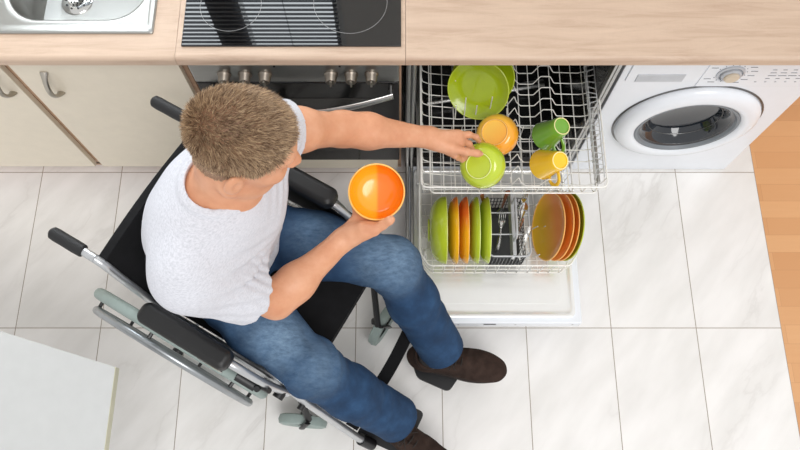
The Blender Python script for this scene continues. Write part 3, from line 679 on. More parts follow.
for s in (-1, 1):
    q = .222*s
    # side frame
    b = B()
    b.tube(fillet(Lp((-.24, q, .26), (-.30, q, .50), (-.335, q*.97, .80), (-.342, q*.96, .868), (-.38, .212*s, .880)), .03, 4), .0115, 10)      # back cane
    b.tube(fillet(Lp((-.30, q, .50), (.10, q, .52), (.20, .235*s, .48), (.36, .24*s, .20), (.40, .235*s, .15)), .04, 5), .0125, 10)     # seat rail running down to the footrest
    b.tube(fillet(Lp((-.26, q, .30), (.12, q, .26), (.14, q, .47)), .03, 4), .011, 10)
    b.tube(fillet(Lp((-.22, .255*s, .50), (-.22, .256*s, .69), (.02, .256*s, .69), (.10, .252*s, .60), (.15, .24*s, .52)), .04, 5), .0115, 10)  # arm tube
    b.build('side_frame', MT['alu'], wc, merge=False)
    b = B(); ps = Lp((-.365, .212*s, .880), (-.43, .211*s, .882)); b.tube(ps, .0115, 12); hd = b.build('handle_tube', MT['alu'], wc)
    b = B(); a0 = -.40
    b.tube([L(a0+d, .2115*s, .881) for d in (0, -.004, -.03, -.06, -.085, -.098, -.104)], [.013, .0165, .0172, .0168, .0172, .0160, .010], 16); b.build('grip', MT['rubber'], hd)
    # armrest pad
    b = B(); o_ = []
    for pz, ins in ((.700, .004), (.704, 0), (.722, 0), (.732, .003), (.737, .010), (.739, .018)):
        o_.append([L(pt.x, s*.256+pt.y, pz) for pt in rrect(-.262+ins, .018-ins, -.030+ins, .030-ins, max(.022-ins*.8, .006), 0, 5)])
    b.loft(o_); b.build('armrest_pad', MT['vinyl'], wc)
    # skirt guard
    b = B(); sg = [(-.20, .53), (-.20, .67), (.02, .67), (.09, .58), (.10, .53)]
    b.loft([[L(p_, s*(.243+d), z) for p_, z in sg] for d in (0, .003)]); b.build('side_panel', MT['black'], wc, smooth=False)
    # brake
    b = B(); b.tube(Lp((.055, .262*s, .565), (.12, .262*s, .60)), .008, 8); b.box(0, 0, 0, 0, 0, 0) if False else None
    b.tube(Lp((.02, .27*s, .60), (.075, .27*s, .575)), .012, 8, flat=(.6, 1.3)); b.tube(Lp((.075, .245*s, .52), (.085, .275*s, .59)), .009, 8)
    b.build('brake', MT['black'], wc, merge=False)
    b = B(); b.lathe([(0, -.012), (.016, -.012), (.016, .012), (0, .012)], L(.135, s*.255, .535), axis_rot(LW), 16); b.build('frame_clamp', MT['black'], wc); b = B(); b.lathe([(0, -.01), (.010, -.01), (.010, .01), (0, .01)], L(.195, s*.252, .47), axis_rot(LW), 14); b.build('frame_clamp', MT['black'], wc)
    b = B(); b.tube(Lp((-.10, s*.285, .59), (-.02, s*.285, .595)), .003, 6); b.build('brake_lever_rod', MT['chrome'], wc)
    # caster
    cc = L(.155, .262*s, .082) if s < 0 else L(.205, .115, .088)
    cc = un(303, 421, .082) if s < 0 else un(383, 324, .082)
    ca = Vector((.1, 1, 0)).normalized() if s < 0 else FW; rot = axis_rot(ca)
    b = B(); b.lathe([(.045, -.013), (.066, -.018), (.078, -.014), (.082, 0), (.078, .014), (.066, .018), (.045, .013)], cc, rot, 40); cw = b.build('caster_wheel', MT['tyre'], wc)
    b = B(); b.lathe([(0, -.016), (.014, -.016), (.016, -.006), (.046, -.008), (.046, .008), (.016, .006), (.014, .016), (0, .016)], cc, rot, 30); b.build('caster_hub', MT['black'], cw)
    b = B(); tr = ca.cross(UP).normalized(); top = cc+Vector((0, 0, .105))+tr*.03
    for d in (-1, 1): b.tube(fillet([cc+ca*.024*d, cc+ca*.026*d+Vector((0, 0, .07))+tr*.01, top+ca*.012*d], .02, 3), .008, 8, flat=(1.4, .6))
    b.tube([top-Vector((0, 0, .012)), L(.14 if s < 0 else .14, q, .30)], .011, 10); b.build('caster_fork', MT['black'], cw, merge=False)
    # footrest
    b = B()
    if s > 0: fp = [un(412, 362, .118), un(417, 378, .118), un(449, 392, .118), un(461, 374, .118), un(462, 355, .118), un(450, 345, .118)]
    else: fp = [L(.34, -.235, .118), L(.345, -.07, .118), L(.50, -.06, .118), L(.51, -.215, .118)]
    ff = fillet(fp, .018, 4, True); b.loft([[v_+Vector((0, 0, dz)) for v_ in ff] for dz in (-.014, -.012, -.002, 0)]); b.build('footplate', MT['black'], wc)
    b = B(); b.lathe([(0, -.03), (.019, -.03), (.019, .03), (0, .03)], L(.385, .236*s, .165), axis_rot(L(.40, .235*s, .15)-L(.36, .24*s, .20)), 16); b.build('footrest_joint', MT['black'], wc)
# seat and back slings
def sling(name, f, nu, nv, th, mat, n):
    b = B(); top = [[f(i/nu, j/nv) for i in range(nu+1)] for j in range(nv+1)]
    vt = [[b.bm.verts.new(p) for p in r] for r in top]; vb_ = [[b.bm.verts.new(p+n*th) for p in r] for r in top]
    for j in range(nv):
        for i in range(nu):
            b.bm.faces.new((vt[j][i], vt[j][i+1], vt[j+1][i+1], vt[j+1][i])); b.bm.faces.new((vb_[j][i], vb_[j+1][i], vb_[j+1][i+1], vb_[j][i+1]))
    for i in range(nu):
        b.bm.faces.new((vt[0][i], vb_[0][i], vb_[0][i+1], vt[0][i+1])); b.bm.faces.new((vt[nv][i], vt[nv][i+1], vb_[nv][i+1], vb_[nv][i]))
    for j in range(nv):
        b.bm.faces.new((vt[j][0], vt[j+1][0], vb_[j+1][0], vb_[j][0])); b.bm.faces.new((vt[j][nu], vb_[j][nu], vb_[j+1][nu], vt[j+1][nu]))
    return b.build(name, mat, wc)
sling('seat', lambda u, v: L(-.30+.475*v, -.205+.41*u, .512-.010*math.sin(PI*u)), 10, 12, .04, MT['nylon'], Vector((0, 0, -1)))
sling('backrest', lambda u, v: L(-.295-.050*v-.020*math.sin(PI*u)*(1-.6*v), (-.225+.45*u)*(1-.04*v), .50+.372*v), 14, 12, .022, MT['nylon'], -FW)
b = B(); cs_ = [L(.33, .225, .30), L(.345, .10, .29), L(.35, -.03, .285), L(.34, -.225, .30)]
b.loft([[p_+Vector((0, 0, -.004))-FW*.028, p_+Vector((0, 0, .003))-FW*.028, p_+Vector((0, 0, .007))+FW*.012, p_+FW*.012] for p_ in bez(cs_, 6)]); b.build('calf_strap', MT['nylon'], wc)
b = B(); b.tube(Lp((-.18, -.215, .28), (.04, .215, .50)), .011, 10); b.tube(Lp((-.18, .215, .28), (.04, -.215, .50)), .011, 10); b.tube(Lp((-.255, -.25, .308), (-.255, .25, .308)), .010, 10); b.build('cross_brace', MT['alu'], wc, merge=False)
#PERSON
# ================================================================== PERSON
def V(*a): return np.array(a, dtype=np.float32)
class Grid:
    def __init__(s, lo, hi, h):
        s.lo = np.array(lo, np.float32); s.h = h; s.n = np.ceil((np.array(hi)-s.lo)/h).astype(int)+1
        s.F = np.full(tuple(s.n), .2, np.float32)
    def sub(s, c0, c1, pad):
        a = np.maximum(np.floor((np.minimum(c0, c1)-pad-s.lo)/s.h).astype(int), 0); b = np.minimum(np.ceil((np.maximum(c0, c1)+pad-s.lo)/s.h).astype(int)+1, s.n)
        if (b <= a).any(): return None
        g = [s.lo[i]+s.h*np.arange(a[i], b[i], dtype=np.float32) for i in range(3)]
        return tuple(slice(a[i], b[i]) for i in range(3)), (g[0][:, None, None], g[1][None, :, None], g[2][None, None, :])
    def put(s, sl, d, k, op='add'):
        A = s.F[sl]
        if op == 'add':
            if k > 0: hh = np.maximum(k-np.abs(A-d), 0)/k; s.F[sl] = np.minimum(A, d)-hh*hh*k*.25
            else: s.F[sl] = np.minimum(A, d)
        else:
            if k > 0: hh = np.maximum(k-np.abs(A+d), 0)/k; s.F[sl] = np.maximum(A, -d)+hh*hh*k*.25
            else: s.F[sl] = np.maximum(A, -d)
    def cone(s, a, b, r1, r2, k=.02, op='add', cut=None):
        a = np.array(a, np.float32); b = np.array(b, np.float32); q = s.sub(a, b, max(r1, r2)+k+3*s.h)
        if q is None: return
        sl, (X, Y, Z) = q; ab = b-a; l2 = max(float(ab@ab), 1e-9)
        t = np.clip(((X-a[0])*ab[0]+(Y-a[1])*ab[1]+(Z-a[2])*ab[2])/l2, 0, 1)
        d = np.sqrt((X-a[0]-t*ab[0])**2+(Y-a[1]-t*ab[1])**2+(Z-a[2]-t*ab[2])**2)-(r1+(r2-r1)*t)
        if cut is not None:                   # flat ends: planes (point, outward normal)
            for (p, n) in cut: d = np.maximum(d, (X-p[0])*n[0]+(Y-p[1])*n[1]+(Z-p[2])*n[2])
        s.put(sl, d, k, op)
    def ell(s, c, r, rot=None, k=.02, op='add'):
        c = np.array(c, np.float32); m = max(r); q = s.sub(c, c, m+k+3*s.h)
        if q is None: return
        sl, (X, Y, Z) = q; M3 = np.eye(3) if rot is None else np.array(rot)   # columns = local axes in world
        x, y, z = X-c[0], Y-c[1], Z-c[2]
        u = [x*M3[0, i]+y*M3[1, i]+z*M3[2, i] for i in range(3)]
        k0 = np.sqrt(sum((u[i]/r[i])**2 for i in range(3))); k1 = np.sqrt(sum((u[i]/r[i]**2)**2 for i in range(3)))
        s.put(sl, k0*(k0-1)/np.maximum(k1, 1e-6), k, op)
    def plane_cut(s, p, n, rad=None, k=.0):   # remove the side n points to (within rad of p)
        p = np.array(p, np.float32); n = np.array(n, np.float32)/np.linalg.norm(n)
        q = s.sub(p, p, rad or 5); sl, (X, Y, Z) = q
        d = -((X-p[0])*n[0]+(Y-p[1])*n[1]+(Z-p[2])*n[2])
        if rad: d = np.maximum(d, np.sqrt((X-p[0])**2+(Y-p[1])**2+(Z-p[2])**2)-rad*.95)
        s.put(sl, d, k, 'sub')
    def disp(s, f):
        near = np.abs(s.F) < .03; i = np.nonzero(near)
        P = s.lo+s.h*np.stack(i, 1).astype(np.float32); s.F[i] += f(P).astype(np.float32)
    def mesh(s, name, smooth=2):
        F = s.F; ins = F < 0; nx, ny, nz = F.shape
        c = np.zeros((nx-1, ny-1, nz-1), np.uint8)
        for i in (0, 1):
            for j in (0, 1):
                for k in (0, 1): c += ins[i:nx-1+i, j:ny-1+j, k:nz-1+k]
        act = np.nonzero((c > 0) & (c < 8)); idx = np.full(c.shape, -1, np.int32); n = len(act[0]); idx[act] = np.arange(n)
        P = np.zeros((n, 3)); W = np.zeros(n)
        co = {(i, j, k): F[act[0]+i, act[1]+j, act[2]+k].astype(np.float64) for i in (0, 1) for j in (0, 1) for k in (0, 1)}
        for A in co:
            for ax in range(3):
                if A[ax] == 0:
                    Bq = tuple(A[i]+(i == ax) for i in range(3)); fa, fb = co[A], co[Bq]; m = (fa < 0) != (fb < 0)
                    t = np.where(m, fa/np.where(m, fa-fb, 1), 0); pt = np.zeros((n, 3)); pt += np.array(A); pt[:, ax] += t
                    P[m] += pt[m]; W[m] += 1
        P = P/W[:, None]+np.stack(act, 1); P = s.lo+P*s.h
        quads = []
        for ax in range(3):
            a = [slice(1, -1)]*3; b = [slice(1, -1)]*3; a[ax] = slice(0, -1); b[ax] = slice(1, None)
            A, Bq = ins[tuple(a)], ins[tuple(b)]; e = np.nonzero(A != Bq); off = np.array([1, 1, 1]); off[ax] = 0
            I = np.stack(e, 1)+off; o1, o2 = [k for k in range(3) if k != ax]
            def g(d1, d2):
                J = I.copy(); J[:, o1] -= d1; J[:, o2] -= d2; return idx[J[:, 0], J[:, 1], J[:, 2]]
            q = np.stack([g(1, 1), g(0, 1), g(0, 0), g(1, 0)], 1); flip = ~A[e] if ax != 1 else A[e]
            q[flip] = q[flip][:, ::-1]; quads.append(q)
        Q = np.concatenate(quads); Q = Q[(Q >= 0).all(1)]
        # light Laplacian smoothing
        E = np.concatenate([Q[:, [0, 1]], Q[:, [1, 2]], Q[:, [2, 3]], Q[:, [3, 0]]])
        for _ in range(smooth):
            acc = np.zeros_like(P); cnt = np.zeros(n)
            for i_ in range(3): acc[:, i_] = np.bincount(E[:, 0], P[E[:, 1], i_], n)+np.bincount(E[:, 1], P[E[:, 0], i_], n)
            cnt = np.bincount(E[:, 0], minlength=n)+np.bincount(E[:, 1], minlength=n)
            P = P*.5+acc/np.maximum(cnt, 1)[:, None]*.5
        # keep only the largest connected pieces
        lab = np.arange(n)
        while True:
            m_ = np.minimum(lab[E[:, 0]], lab[E[:, 1]]); new = lab.copy(); np.minimum.at(new, E[:, 0], m_); np.minimum.at(new, E[:, 1], m_); new = new[new]
            if (new == lab).all(): break
            lab = new
        cnts = np.bincount(lab, minlength=n); main = cnts.argmax(); keep = lab == main
        remap = -np.ones(n, int); remap[keep] = np.arange(keep.sum()); P = P[keep]; Q = remap[Q[keep[Q[:, 0]]]]
        me = bpy.data.meshes.new(name); me.vertices.add(len(P)); me.vertices.foreach_set('co', P.astype(np.float32).ravel())
        me.loops.add(Q.size); me.loops.foreach_set('vertex_index', Q.astype(np.int32).ravel())
        me.polygons.add(len(Q)); me.polygons.foreach_set('loop_start', np.arange(0, Q.size, 4, dtype=np.int32)); me.update(calc_edges=True); me.validate()
        return me, P, Q
def sn(P, f, seed=0):                         # smooth trigonometric noise
    r = np.random.default_rng(seed); o = np.zeros(len(P))
    for i in range(6):
        k = r.normal(size=3); k = k/np.linalg.norm(k)*f*(.6+.9*r.random()); o += np.sin(P@k+r.random()*6.28)
    return o/3
def sstep(a, b, x): t = np.clip((x-a)/(b-a), 0, 1); return t*t*(3-2*t)
a3 = lambda v: np.array(v, np.float32)

# joints
HIP = {1: L(-.20, .085, .615), -1: L(-.20, -.085, .615)}
KNEE = {1: L(.225, .207, .595), -1: L(.185, -.155, .600)}
ANK = {1: un(441, 348, .225), -1: un(401, 422, .225)}
PEL = L(-.21, 0, .64)
SP1 = Vector((-.492, -.462, .80)); SP2 = Vector((-.455, -.478, .96)); SP3 = Vector((-.415, -.485, 1.08)); NB = Vector((-.372, -.492, 1.175))
SHL = un(258, 131, 1.115); SHR = un(192, 279, 1.09)
ELL_ = un(343, 129, .925); WRL = un(427, 137, .800)
ELR = un(276, 300, .87); WRR = un(343, 240, .865)
HC = un(241, 144, 1.325)
TRS = Matrix((FW, LW, UP)).transposed()
# head frame: yaw, pitch down, slight roll
HR = Matrix.Rotation(R(3), 3, 'Z') @ Matrix.Rotation(R(20), 3, 'Y') @ Matrix.Rotation(R(-7), 3, 'X')
def H(x, y, z): return HC+HR @ Vector((x, y, z))
HRn = np.array(HR)

person = thing('person', L(-.18, 0, .56), 'person with short brown hair, white t-shirt and jeans sitting and loading dishes', 'person')
def arm(g, sh, el, wr, off=0., k=.03):
    m1 = sh.lerp(el, .45); m2 = el.lerp(wr, .28)
    g.cone(sh, m1, .056+off, .050+off, k); g.cone(m1, el, .050+off, .041+off, k); g.cone(el, m2, .041+off, .0435+off, k); g.cone(m2, wr, .0435+off, .0275+off, k)
def torso(g, off=0.):
    def e(c, r, k=.06, dz=0): g.ell(c, [x+off for x in r], TRS, k)
    e(PEL, (.125, .165, .105)); e(SP1, (.115, .150, .13)); e(SP2, (.118, .160, .14), .07)
    e(SP3, (.108, .168, .115), .06); e(SP3+FW*.035+Vector((0, 0, -.03)), (.10, .145, .11), .05)
    g.cone(NB-Vector((0, 0, .035)), SHL+Vector((-.0, 0, .0)), .052+off, .056+off, .06); g.cone(NB-Vector((0, 0, .035)), SHR, .052+off, .056+off, .06)
g = Grid((-.70, -1.0, .10), (.30, -.12, 1.50), .0036)
torso(g)
g.cone(NB-Vector((0, 0, .03)), H(-.028, 0, -.055), .060, .056, .04)
g.cone(NB+FW*.02-Vector((0, 0, .02)), H(.01, 0, -.075), .05, .045, .03)
for s_ in (1, -1):
    g.cone(HIP[s_], KNEE[s_], .080, .056, .03); g.cone(KNEE[s_], ANK[s_], .052, .030, .02); g.cone(ANK[s_], ANK[s_]+Vector((-.008, -.018, -.05)), .028, .024, .02)
arm(g, SHL, ELL_, WRL); arm(g, SHR, ELR, WRR)
# head
g.ell(H(-.010, 0, .035), (.094, .076, .088), HRn, .02)
g.ell(H(.012, 0, .010), (.085, .070, .085), HRn, .03)
g.ell(H(.036, 0, -.045), (.058, .056, .075), HRn, .03)
g.ell(H(.058, 0, -.098), (.030, .030, .022), HRn, .03)
g.ell(H(.084, 0, .022), (.016, .048, .014), HRn, .02)        # brow
for s_ in (1, -1):
    g.ell(H(.062, .040*s_, -.030), (.026, .022, .020), HRn, .02)   # cheekbone
    g.ell(H(.093, .031*s_, -.004), (.015, .018, .012), HRn, .012, 'sub')
    g.cone(H(-.012, .064*s_, -.065), H(.050, .028*s_, -.105), .018, .014, .025)   # jaw
    # ear: outer shell with a hollow
    er = HRn @ np.array(Matrix.Rotation(R(-22*s_), 3, 'Z') @ Matrix.Rotation(R(-8), 3, 'Y'))
    g.ell(H(-.012, .086*s_, -.012), (.020, .0095, .033), er, .006); g.ell(H(-.005, .095*s_, -.008), (.011, .0075, .019), er, .003, 'sub')
    g.ell(H(-.002, .084*s_, -.014), (.006, .005, .007), er, .003); g.ell(H(-.008, .080*s_, -.038), (.008, .006, .009), er, .005)
g.cone(H(.094, 0, .006), H(.114, 0, -.036), .008, .0125, .012); g.ell(H(.104, .010, -.040), (.011, .009, .008), HRn, .006); g.ell(H(.104, -.010, -.040), (.011, .009, .008), HRn, .006)
g.ell(H(.094, 0, -.063), (.010, .023, .0055), HRn, .006); g.ell(H(.092, 0, -.073), (.010, .020, .006), HRn, .005)
g.ell(H(.102, 0, -.0675), (.006, .020, .0012), HRn, .002, 'sub')
# collar bones / shoulder blades
g.cone(SP3+FW*.095+LW*.02+Vector((0, 0, .055)), SHL+Vector((.01, 0, .03)), .012, .012, .02)
# ---- left hand (reaches into the rack)
def finger(g, ps, r0, r1, k=.006):
    ps = [Vector(p) for p in ps]; n = len(ps)-1
    for i in range(n):
        ra = r0+(r1-r0)*i/n; rb = r0+(r1-r0)*(i+1)/n
        g.cone(ps[i], ps[i+1], ra, rb, k); 
        if i: g.ell(ps[i], (ra*1.07,)*3, None, .003)
def nailed(p0, p1, up, w): NAILS.append((Vector(p0), Vector(p1), Vector(up), w))
NAILS = []
KI, KM, KR_, KL_ = un(458, 134, .782), un(460.5, 141, .776), un(459, 148.5, .768), un(455, 155, .762)
for kk, rr in ((KI, .0145), (KM, .0145), (KR_, .0138), (KL_, .0125)): g.cone(WRL.lerp(kk, .18), kk, .0185, rr-.0015, .016)
g.ell(WRL, (.031, .025, .021), None, .02)
finger(g, [KI, un(469, 134.5, .772), un(476, 137, .755), un(479, 141, .735)], .0098, .0078)
finger(g, [KM, un(469, 144, .755), un(472, 150, .728), un(471, 156, .712)], .0098, .0078)
finger(g, [KR_, un(464, 152.5, .742), un(466, 158, .716), un(468, 162, .704)], .0094, .0075)
finger(g, [KL_, un(458, 158, .735), un(462, 160, .712), un(466, 162, .700)], .0085, .0070)
TH_ = [un(437, 143.5, .790), un(452, 148.5, .786), un(466, 152, .779), un(477, 153.5, .765), un(480.5, 154, .759)]
g.cone(TH_[0], TH_[1], .019, .0145, .014); finger(g, TH_[1:], .0125, .0088)
# ---- right hand (palm up under the bowl)
bowlc = pb; dn = -ax_b
def bw(du, dv, dd): 
    """point near the held bowl: du right, dv down in px from its centre, dd metres behind the rim plane along the view"""
    p = un(376.5+du, 192+dv, pb.z); return p+dn*dd
PALM = bw(-12, 36, .035)
K2 = [bw(-22, 26, .055), bw(-13, 22, .062), bw(-4, 20, .065), bw(5, 22, .064)]
for kk, rr in zip(K2, (.0125, .0138, .0145, .0145)): g.cone(WRR.lerp(kk, .22), kk, .0185, rr-.001, .016)
g.ell(WRR.lerp(PALM, .0), (.030, .024, .022), None, .02)
g.cone(WRR.lerp(PALM, .5), bw(0, 33, .035), .019, .015, .02)
finger(g, [K2[0], bw(-24, 10, .060), bw(-23, -2, .050), bw(-22, -10, .040)], .0088, .0072)
finger(g, [K2[1], bw(-14, 3, .070), bw(-14, -10, .064), bw(-15, -18, .054)], .0096, .0076)
finger(g, [K2[2], bw(-3, 2, .072), bw(-2, -12, .068), bw(-3, -21, .058)], .0098, .0078)
finger(g, [K2[3], bw(8, 6, .068), bw(10, -6, .064), bw(10, -15, .055)], .0098, .0078)
T2 = [bw(-14, 40, .030), bw(-3, 38.5, .020), bw(6, 33, .010), bw(13, 28.5, -.003), bw(15, 27, -.006)]
g.cone(WRR.lerp(T2[0], .6), T2[0], .021, .0185, .02); g.cone(T2[0], T2[1], .0185, .0145, .014); finger(g, T2[1:], .0128, .0088)
# fingers never enter the bowls: carve both bowls out of the skin
for (pc_, ax_, Rr_) in ((pb, ax_b, .0725),):
    rt = np.array(axis_rot(ax_)); g.ell(pc_+ax_*0, (Rr_, Rr_, .053), rt, .003, 'sub')
rt = np.array(axis_rot(ax_l)); 
g.disp(lambda P: .0006*sn(P, 90, 3))
me, P_, Q_ = g.mesh('body', 2)
# lips keep the colour of skin; hair mask from the same surface
body = mesh_obj('body', me, MT['skin'], person)
del g
# ---- hair
HCn = a3(HC)
Fc = P_[Q_].mean(1); loc = (Fc-HCn) @ HRn
e1_ = P_[Q_[:, 1]]-P_[Q_[:, 0]]; e2_ = P_[Q_[:, 3]]-P_[Q_[:, 0]]; Nn = np.cross(e1_, e2_); Nn /= np.linalg.norm(Nn, axis=1)[:, None]+1e-9
rad = Fc-(HCn+HRn @ np.array([0, 0, .0])); flip = (Nn*rad).sum(1) < 0; Nn[flip] *= -1
x, y, z = loc.T
line = np.interp(x, [-.12, -.07, -.03, -.005, .010, .030, .050, .070, .085, .10], [-.062, -.052, -.034, .010, .006, .018, .040, .060, .064, .066])+.004*np.sin(y*140)
near_ear = (np.abs(y) > .078) & (z < .022) & (x > -.034) & (x < .014)
ok = (z > line) & (np.linalg.norm(loc, axis=1) < .17) & (~near_ear) & (z > -.075)
ids = np.nonzero(ok)[0]
# cap
capv = np.unique(Q_[ids]); rm = {int(v): i for i, v in enumerate(capv)}
vn = np.zeros_like(P_); 
for c_ in range(4): np.add.at(vn, Q_[ids, c_], Nn[ids])
vn = vn[capv]; vn /= np.linalg.norm(vn, axis=1)[:, None]+1e-9
lc = (P_[capv]-HCn) @ HRn; lift = .0012+.0035*sstep(.01, .08, lc[:, 2]-np.interp(lc[:, 0], [-.12, -.03, .10], [-.06, -.02, .05]))
cm = bpy.data.meshes.new('hair'); cm.from_pydata((P_[capv]+vn*lift[:, None]).tolist(), [], [[rm[int(v)] for v in Q_[i]] for i in ids])
hair = mesh_obj('hair', cm, MT['scalp'], person)
N = 30000
pick = rng.choice(ids, N); uu = rng.random((N, 2)); base = P_[Q_[pick, 0]]*(1-uu[:, :1])*(1-uu[:, 1:])+P_[Q_[pick, 1]]*uu[:, :1]*(1-uu[:, 1:])+P_[Q_[pick, 2]]*uu[:, :1]*uu[:, 1:]+P_[Q_[pick, 3]]*(1-uu[:, :1])*uu[:, 1:]
nn = Nn[pick]; lo_ = (base-HCn) @ HRn
topness = sstep(-.02, .075, lo_[:, 2])
ln = .005+.012*topness
fwd = HRn @ np.array([1., 0, 0]); dwn = HRn @ np.array([0, 0, -1.])
comb = fwd[None]*(.75*topness)[:, None]+dwn[None]*(.9*(1-topness))[:, None]+(HRn @ np.array([-.35, 0, 0]))[None]*(1-topness)[:, None]
comb = comb+1.0*.14*np.stack([sn(base, 32, 11), sn(base, 32, 12), sn(base, 32, 13)], 1)+.20*rng.normal(size=(N, 3))
comb -= nn*(comb*nn).sum(1)[:, None]
d1 = nn*(.30+.45*topness)[:, None]+comb*.8; d1 /= np.linalg.norm(d1, axis=1)[:, None]
d2 = d1+comb*.5-nn*.12; d2 /= np.linalg.norm(d2, axis=1)[:, None]
sd = np.cross(d1, rng.normal(size=(N, 3))); sd /= np.linalg.norm(sd, axis=1)[:, None]
wd = (.00048+.00022*rng.random(N))[:, None]; l_ = (ln*(.75+.5*rng.random(N)))[:, None]
A0 = base-sd*wd; A1 = base+sd*wd; m_ = base+d1*l_*.55; B0 = m_-sd*wd*.8; B1 = m_+sd*wd*.8; C0 = m_+d2*l_*.5
vv = np.stack([A0, A1, B1, B0, C0], 1).reshape(-1, 3); k5 = np.arange(N)[:, None]*5
fq = k5+np.array([[0, 1, 2, 3]]); ft = k5+np.array([[3, 2, 4]])
hm = bpy.data.meshes.new('hair_strands'); hm.from_pydata(vv.tolist(), [], fq.tolist()+ft.tolist())
mesh_obj('hair_strands', hm, MT['hair'], hair, smooth=False); COL.objects['hair_strands']['kind'] = 'stuff'
# eyebrows, eyes, nails
b = B()
for s_ in (1, -1):
    for k in range(60):
        t_ = random.random(); p = H(.097-.018*t_*t_, (.014+.034*t_)*s_, .020+.004*math.sin(t_*3)+random.uniform(-.003, .003)); d = HR @ Vector((.003, .006*s_, .001)); b.tube([p, p+d], [.0005, .0002], 4)
b.build('eyebrows', MT['hair'], person, merge=False)['kind'] = 'stuff'
for s_ in (1, -1):
    rt = HR @ axis_rot((1, 0, -.25)) if False else HR @ Matrix.Rotation(R(90), 3, 'Y')
    c_ = H(.0795, .031*s_, -.004); b = B(); b.lathe([(.0115*math.sin(a), -.0115*math.cos(a)) for a in [PI*k/12 for k in range(13)]], c_, rt, 20); o = b.build('eye', MT['skin'], person)
    b = B(); b.lathe([(0, .0119), (.003, .0117), (.0055, .0105), (.0055, .0100), (0, .0100)], c_, rt, 18); b.build('iris', MT['black'], o)
def nail(p0, p1, w, toward):
    p0, p1 = Vector(p0), Vector(p1); d = (p1-p0).normalized(); up = (toward-d*toward.dot(d)).normalized(); sdv = d.cross(up)
    b = B(); c_ = p1+up*.0050-d*.001; b.loft([[c_+d*(.0065*math.cos(a))+sdv*(w*math.sin(a))-up*(.0012+dz) for a in [2*PI*k/14 for k in range(14)]] for dz in (.0035, -.0022)]+[[c_+d*(.0048*math.cos(a))+sdv*(w*.7*math.sin(a))+up*.0019 for a in [2*PI*k/14 for k in range(14)]]]); return b
cv = Vector((0, CY, CH))
nail(TH_[3], TH_[4], .0052, (cv-TH_[4]).normalized()+Vector((.2, .5, 0))).build('thumbnail', MT['nail'], person)
nail(T2[3], T2[4], .0052, (cv-T2[4]).normalized()+Vector((.3, -.8, 0))).build('thumbnail', MT['nail'], person)

# ---- t-shirt
g = Grid((-.72, -.86, .55), (-.10, -.17, 1.28), .0038)
off = .011
torso(g, off)
g.ell(SP2+FW*.05-Vector((0, 0, .03)), (.112, .155, .15), TRS, .05)
g.ell(PEL+FW*.02+Vector((0, 0, .06)), (.145, .178, .10), TRS, .06)
dL = (ELL_-SHL).normalized(); dR = (ELR-SHR).normalized()
endL = SHL+dL*.085; endR = SHR+dR*.170
g.cone(SHL-dL*.01, endL+dL*.06, .068, .072, .05, cut=[(endL, dL)]); g.cone(SHR-dR*.01, endR+dR*.06, .072, .078, .05, cut=[(endR, dR)])
CARVE = ((endL, dL, .058), (endR, dR, .063))
def wr(P):
    o = .0030*sn(P, 20, 5)+.0014*sn(P, 48, 6)
    # gathered folds at the two armpits and across the back
    for c0, ax0, amp in ((SHR+dR*.07+FW*.04+LW*.05, (SHR-SP2).normalized(), .0060), (SHL+dL*.0+FW*.06-LW*.04, (SHL-SP2).normalized(), .004), (SP1+FW*.10+LW*.05, UP, .006), (SHR+dR*.12-FW*.05, UP, .003)):
        q = P-a3(c0); r = np.linalg.norm(q, axis=1); u = q@a3(ax0.cross(FW).normalized() if abs(ax0.dot(FW)) < .9 else LW)+.25*(q@a3(FW))
        o += amp*np.sin(u*190+1.5*sn(P, 12, 8))*np.exp(-(r/.085)**2)
    q = P-a3(un(244, 282, .99)); o += .0052*np.sin(q[:, 1]*250+q[:, 0]*60+1.2*sn(P, 14, 8))*np.exp(-(np.linalg.norm(q, axis=1)/.060)**2)
    q = P-a3(SP1); u = q@a3(UP)*.9+q@a3(LW)*.35; o += .0050*np.sin(u*70+2*sn(P, 8, 9))*np.exp(-((P[:, 2]-.80)/.10)**2)
    return o
g.disp(wr)
for e_, d_, r_ in CARVE: g.cone(e_-d_*(r_*.75), e_+d_*.05, r_, r_+.002, .004, 'sub')
# neckline: opening around the neck, with a ribbed collar band
nk0 = NB-FW*.014+Vector((0, 0, .005)); nd_ = ((H(-.028, 0, -.055)-NB).normalized()+Vector((.25, -.12, .35))).normalized()
X_, Y_, Z_ = [g.lo[i]+g.h*np.arange(g.n[i], dtype=np.float32) for i in range(3)]
X_, Y_, Z_ = X_[:, None, None], Y_[None, :, None], Z_[None, None, :]
a_ = a3(nk0-nd_*.05); ab = a3(nd_*.25); t_ = np.clip(((X_-a_[0])*ab[0]+(Y_-a_[1])*ab[1]+(Z_-a_[2])*ab[2])/float(ab@ab), 0, 1)
vx, vy, vz = X_-a_[0]-t_*ab[0], Y_-a_[1]-t_*ab[1], Z_-a_[2]-t_*ab[2]
lw = vx*LW.x+vy*LW.y
dn_ = np.sqrt(np.maximum(vx**2+vy**2+vz**2-lw**2*.15, 0))-(.056+.028*t_)
g.F -= (.0040*sstep(.019, .015, dn_)).astype(np.float32)
g.F = np.maximum(g.F, -dn_)
g.plane_cut(PEL+Vector((0, 0, .015)), (0, 0, -1))
me, Ps, Qs = g.mesh('t_shirt', 2); del g
shirt = mesh_obj('t_shirt', me, MT['shirt'], person)

